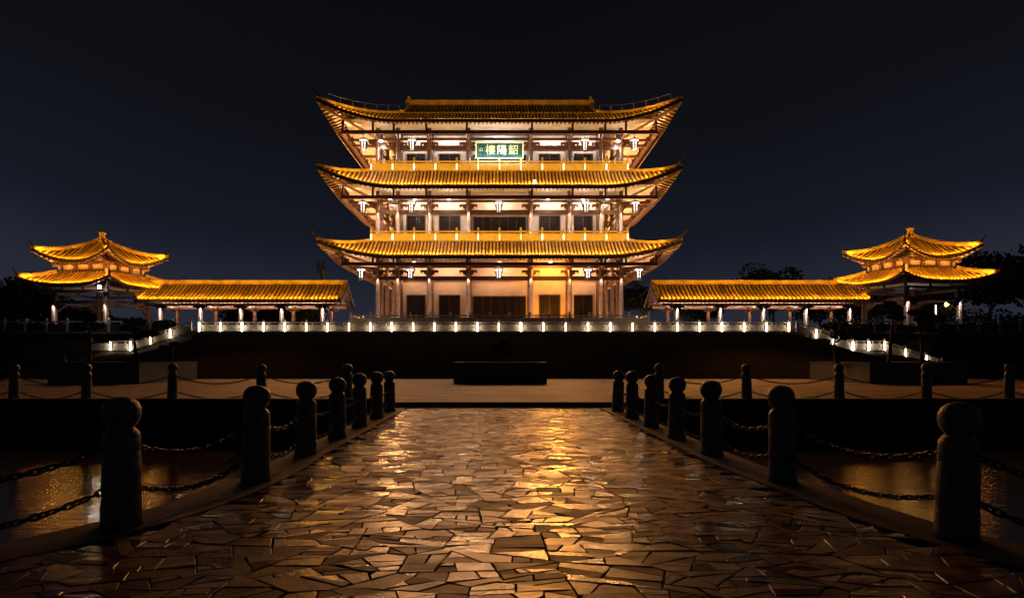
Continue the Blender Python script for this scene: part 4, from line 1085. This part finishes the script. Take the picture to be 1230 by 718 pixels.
# rocks with garden lamps on the bank at the left
for i, (px, py, lab) in enumerate(((77, 432, 'pale rock on the left planter catching lamp light'), (98, 424, 'smaller pale rock beside the left pruned tree'))):
    p = P(px, py, 42.0 + i); m = MB(); m.lathe([(.16, 0), (.20, .1), (.17, .26), (.10, .42), (.02, .50)], (0, 0, 0), 7); m.v = [(x * (1 + .3 * math.sin(y * 30 + i)), y * .8, z) for x, y, z in m.v]
    o = m.build('garden_rock', 'rock'); o.location = (p.x, p.y, 1.09); tag(o, lab, 'rock')
# trees beyond
tg = 'dark trees behind the buildings'
for lab, px, Y, top, r in (('broad dark tree at the far left edge of the picture', 8, 92, 330, 5.5), ('dark bushy tree behind the left pavilion columns', 95, 100, 372, 4.0), ('low dark tree left of the left pavilion', 42, 96, 352, 4.5),
                           ('faint dark tree behind the left gallery near the hall', 345, 96, 362, 4.5), ('dark tree behind the right end of the left gallery', 300, 100, 366, 4.0),
                           ('dark round tree crown showing above the right gallery', 925, 104, 322, 5.0), ('dark tree beside the hall, left of the right gallery', 775, 100, 338, 4.2), ('dark tree behind the columns of the right gallery', 985, 100, 352, 4.2),
                           ('dark tree seen through the left columns of the right gallery', 845, 100, 355, 4.0), ('tall dark tree close behind the right pavilion', 1190, 84, 305, 6.0), ('large dark tree at the far right edge of the picture', 1240, 82, 312, 6.0),
                           ('dark tree seen between the columns of the right pavilion', 1105, 96, 352, 4.4), ('dark tree behind the joint of right gallery and pavilion', 1040, 96, 350, 3.8)):
    h = P(px, top, Y).z - TZ
    tree(lab, PX(px, Y), Y, TZ, h, r, group=tg, nl=1.3)
# a slim tree lit behind the left gallery
g = thing('slim_tree', 'slim brown tree rising behind the left gallery beside the hall', 'tree', (PX(386, 74.5), 74.5, TZ)); m = MB(); x = PX(386, 74.5); zt_ = P(0, 316, 74.5).z
limb(m, (x, 74.5, TZ), (x + .1, 74.5, zt_ - .9), .24, .14, .06)
c = MB()
for k in range(9):
    an = k * 2.4; q = Vector((x + math.cos(an) * .35, 74.5 + math.sin(an) * .35, zt_ - .75 + .09 * k)); limb(m, (x + .08, 74.5, zt_ - 1.3), q, .05, .02, .05, 3); leafblob(c, q, .26, 24, .09, 1.6)
m.build('trunk', 'bark', g, True); c.build('crown', 'leaf2', g)
for lab, x, y, h, r in (('dark bush under the trees at the far right', 51, 80, 3.2, 3.0), ('dark bush beside the right pavilion', 45.5, 82, 2.8, 2.6), ('dark bush at the right edge of the picture', 56.5, 81, 3.6, 3.0), ('dark bush behind the right pavilion', 40, 84, 2.6, 2.4),
                        ('dark bush at the left edge of the picture', -55, 82, 3.4, 3.0), ('dark bush left of the left pavilion', -49.5, 83, 2.8, 2.8), ('dark bush behind the left pavilion', -43.5, 84, 2.6, 2.4)):
    g = thing('dark_bush', lab, 'bush', (x, y, TZ), 0, 'dark bushes under the trees'); m = MB(); limb(m, (x, y, TZ), (x, y, TZ + h * .5), .12, .05, .05); m.build('stem', 'bark', g); m = MB()
    for k in range(7): leafblob(m, (x + rnd.uniform(-.7, .7) * r, y + rnd.uniform(-.5, .5) * r, TZ + h * rnd.uniform(.25, .7)), r * .5, 260, .2, .75)
    m.build('crown', 'leaf2', g)
# distant lamp seen between the right pavilion's columns
lp_ = thing('garden_lamp', 'small amber lamp post glowing behind the right pavilion', 'lamp', (PX(1137, 92), 92, TZ)); p = P(1137, 366, 92)
m = MB(); m.tube([(p.x, p.y, TZ), (p.x, p.y, p.z - .2)], .06, 8); m.build('pole', 'iron', lp_)
m = MB(); m.lathe([(.12, -.2), (.26, 0), (.2, .2), (.05, .3)], tuple(p), 10); m.build('lamp_globe', 'amberglass', lp_, True)
lamp('POINT', 'garden_lamp_glow', (p.x, p.y - .5, p.z), 60, AMBER, radius=.2)
lp_ = thing('garden_lamp', 'slim white light column behind the right pavilion', 'lamp', (PX(1124, 92), 92, TZ)); p = P(1124, 374, 92)
m = MB(); m.tube([(p.x, p.y, TZ), (p.x, p.y, p.z - .5)], .07, 8); m.build('pole', 'iron', lp_)
m = MB(); m.lathe([(.08, -.5), (.08, .8)], tuple(p), 8); m.build('lamp_tube', 'lantern', lp_, True)
# a few fallen leaves along the step
for i in range(0):
    pass
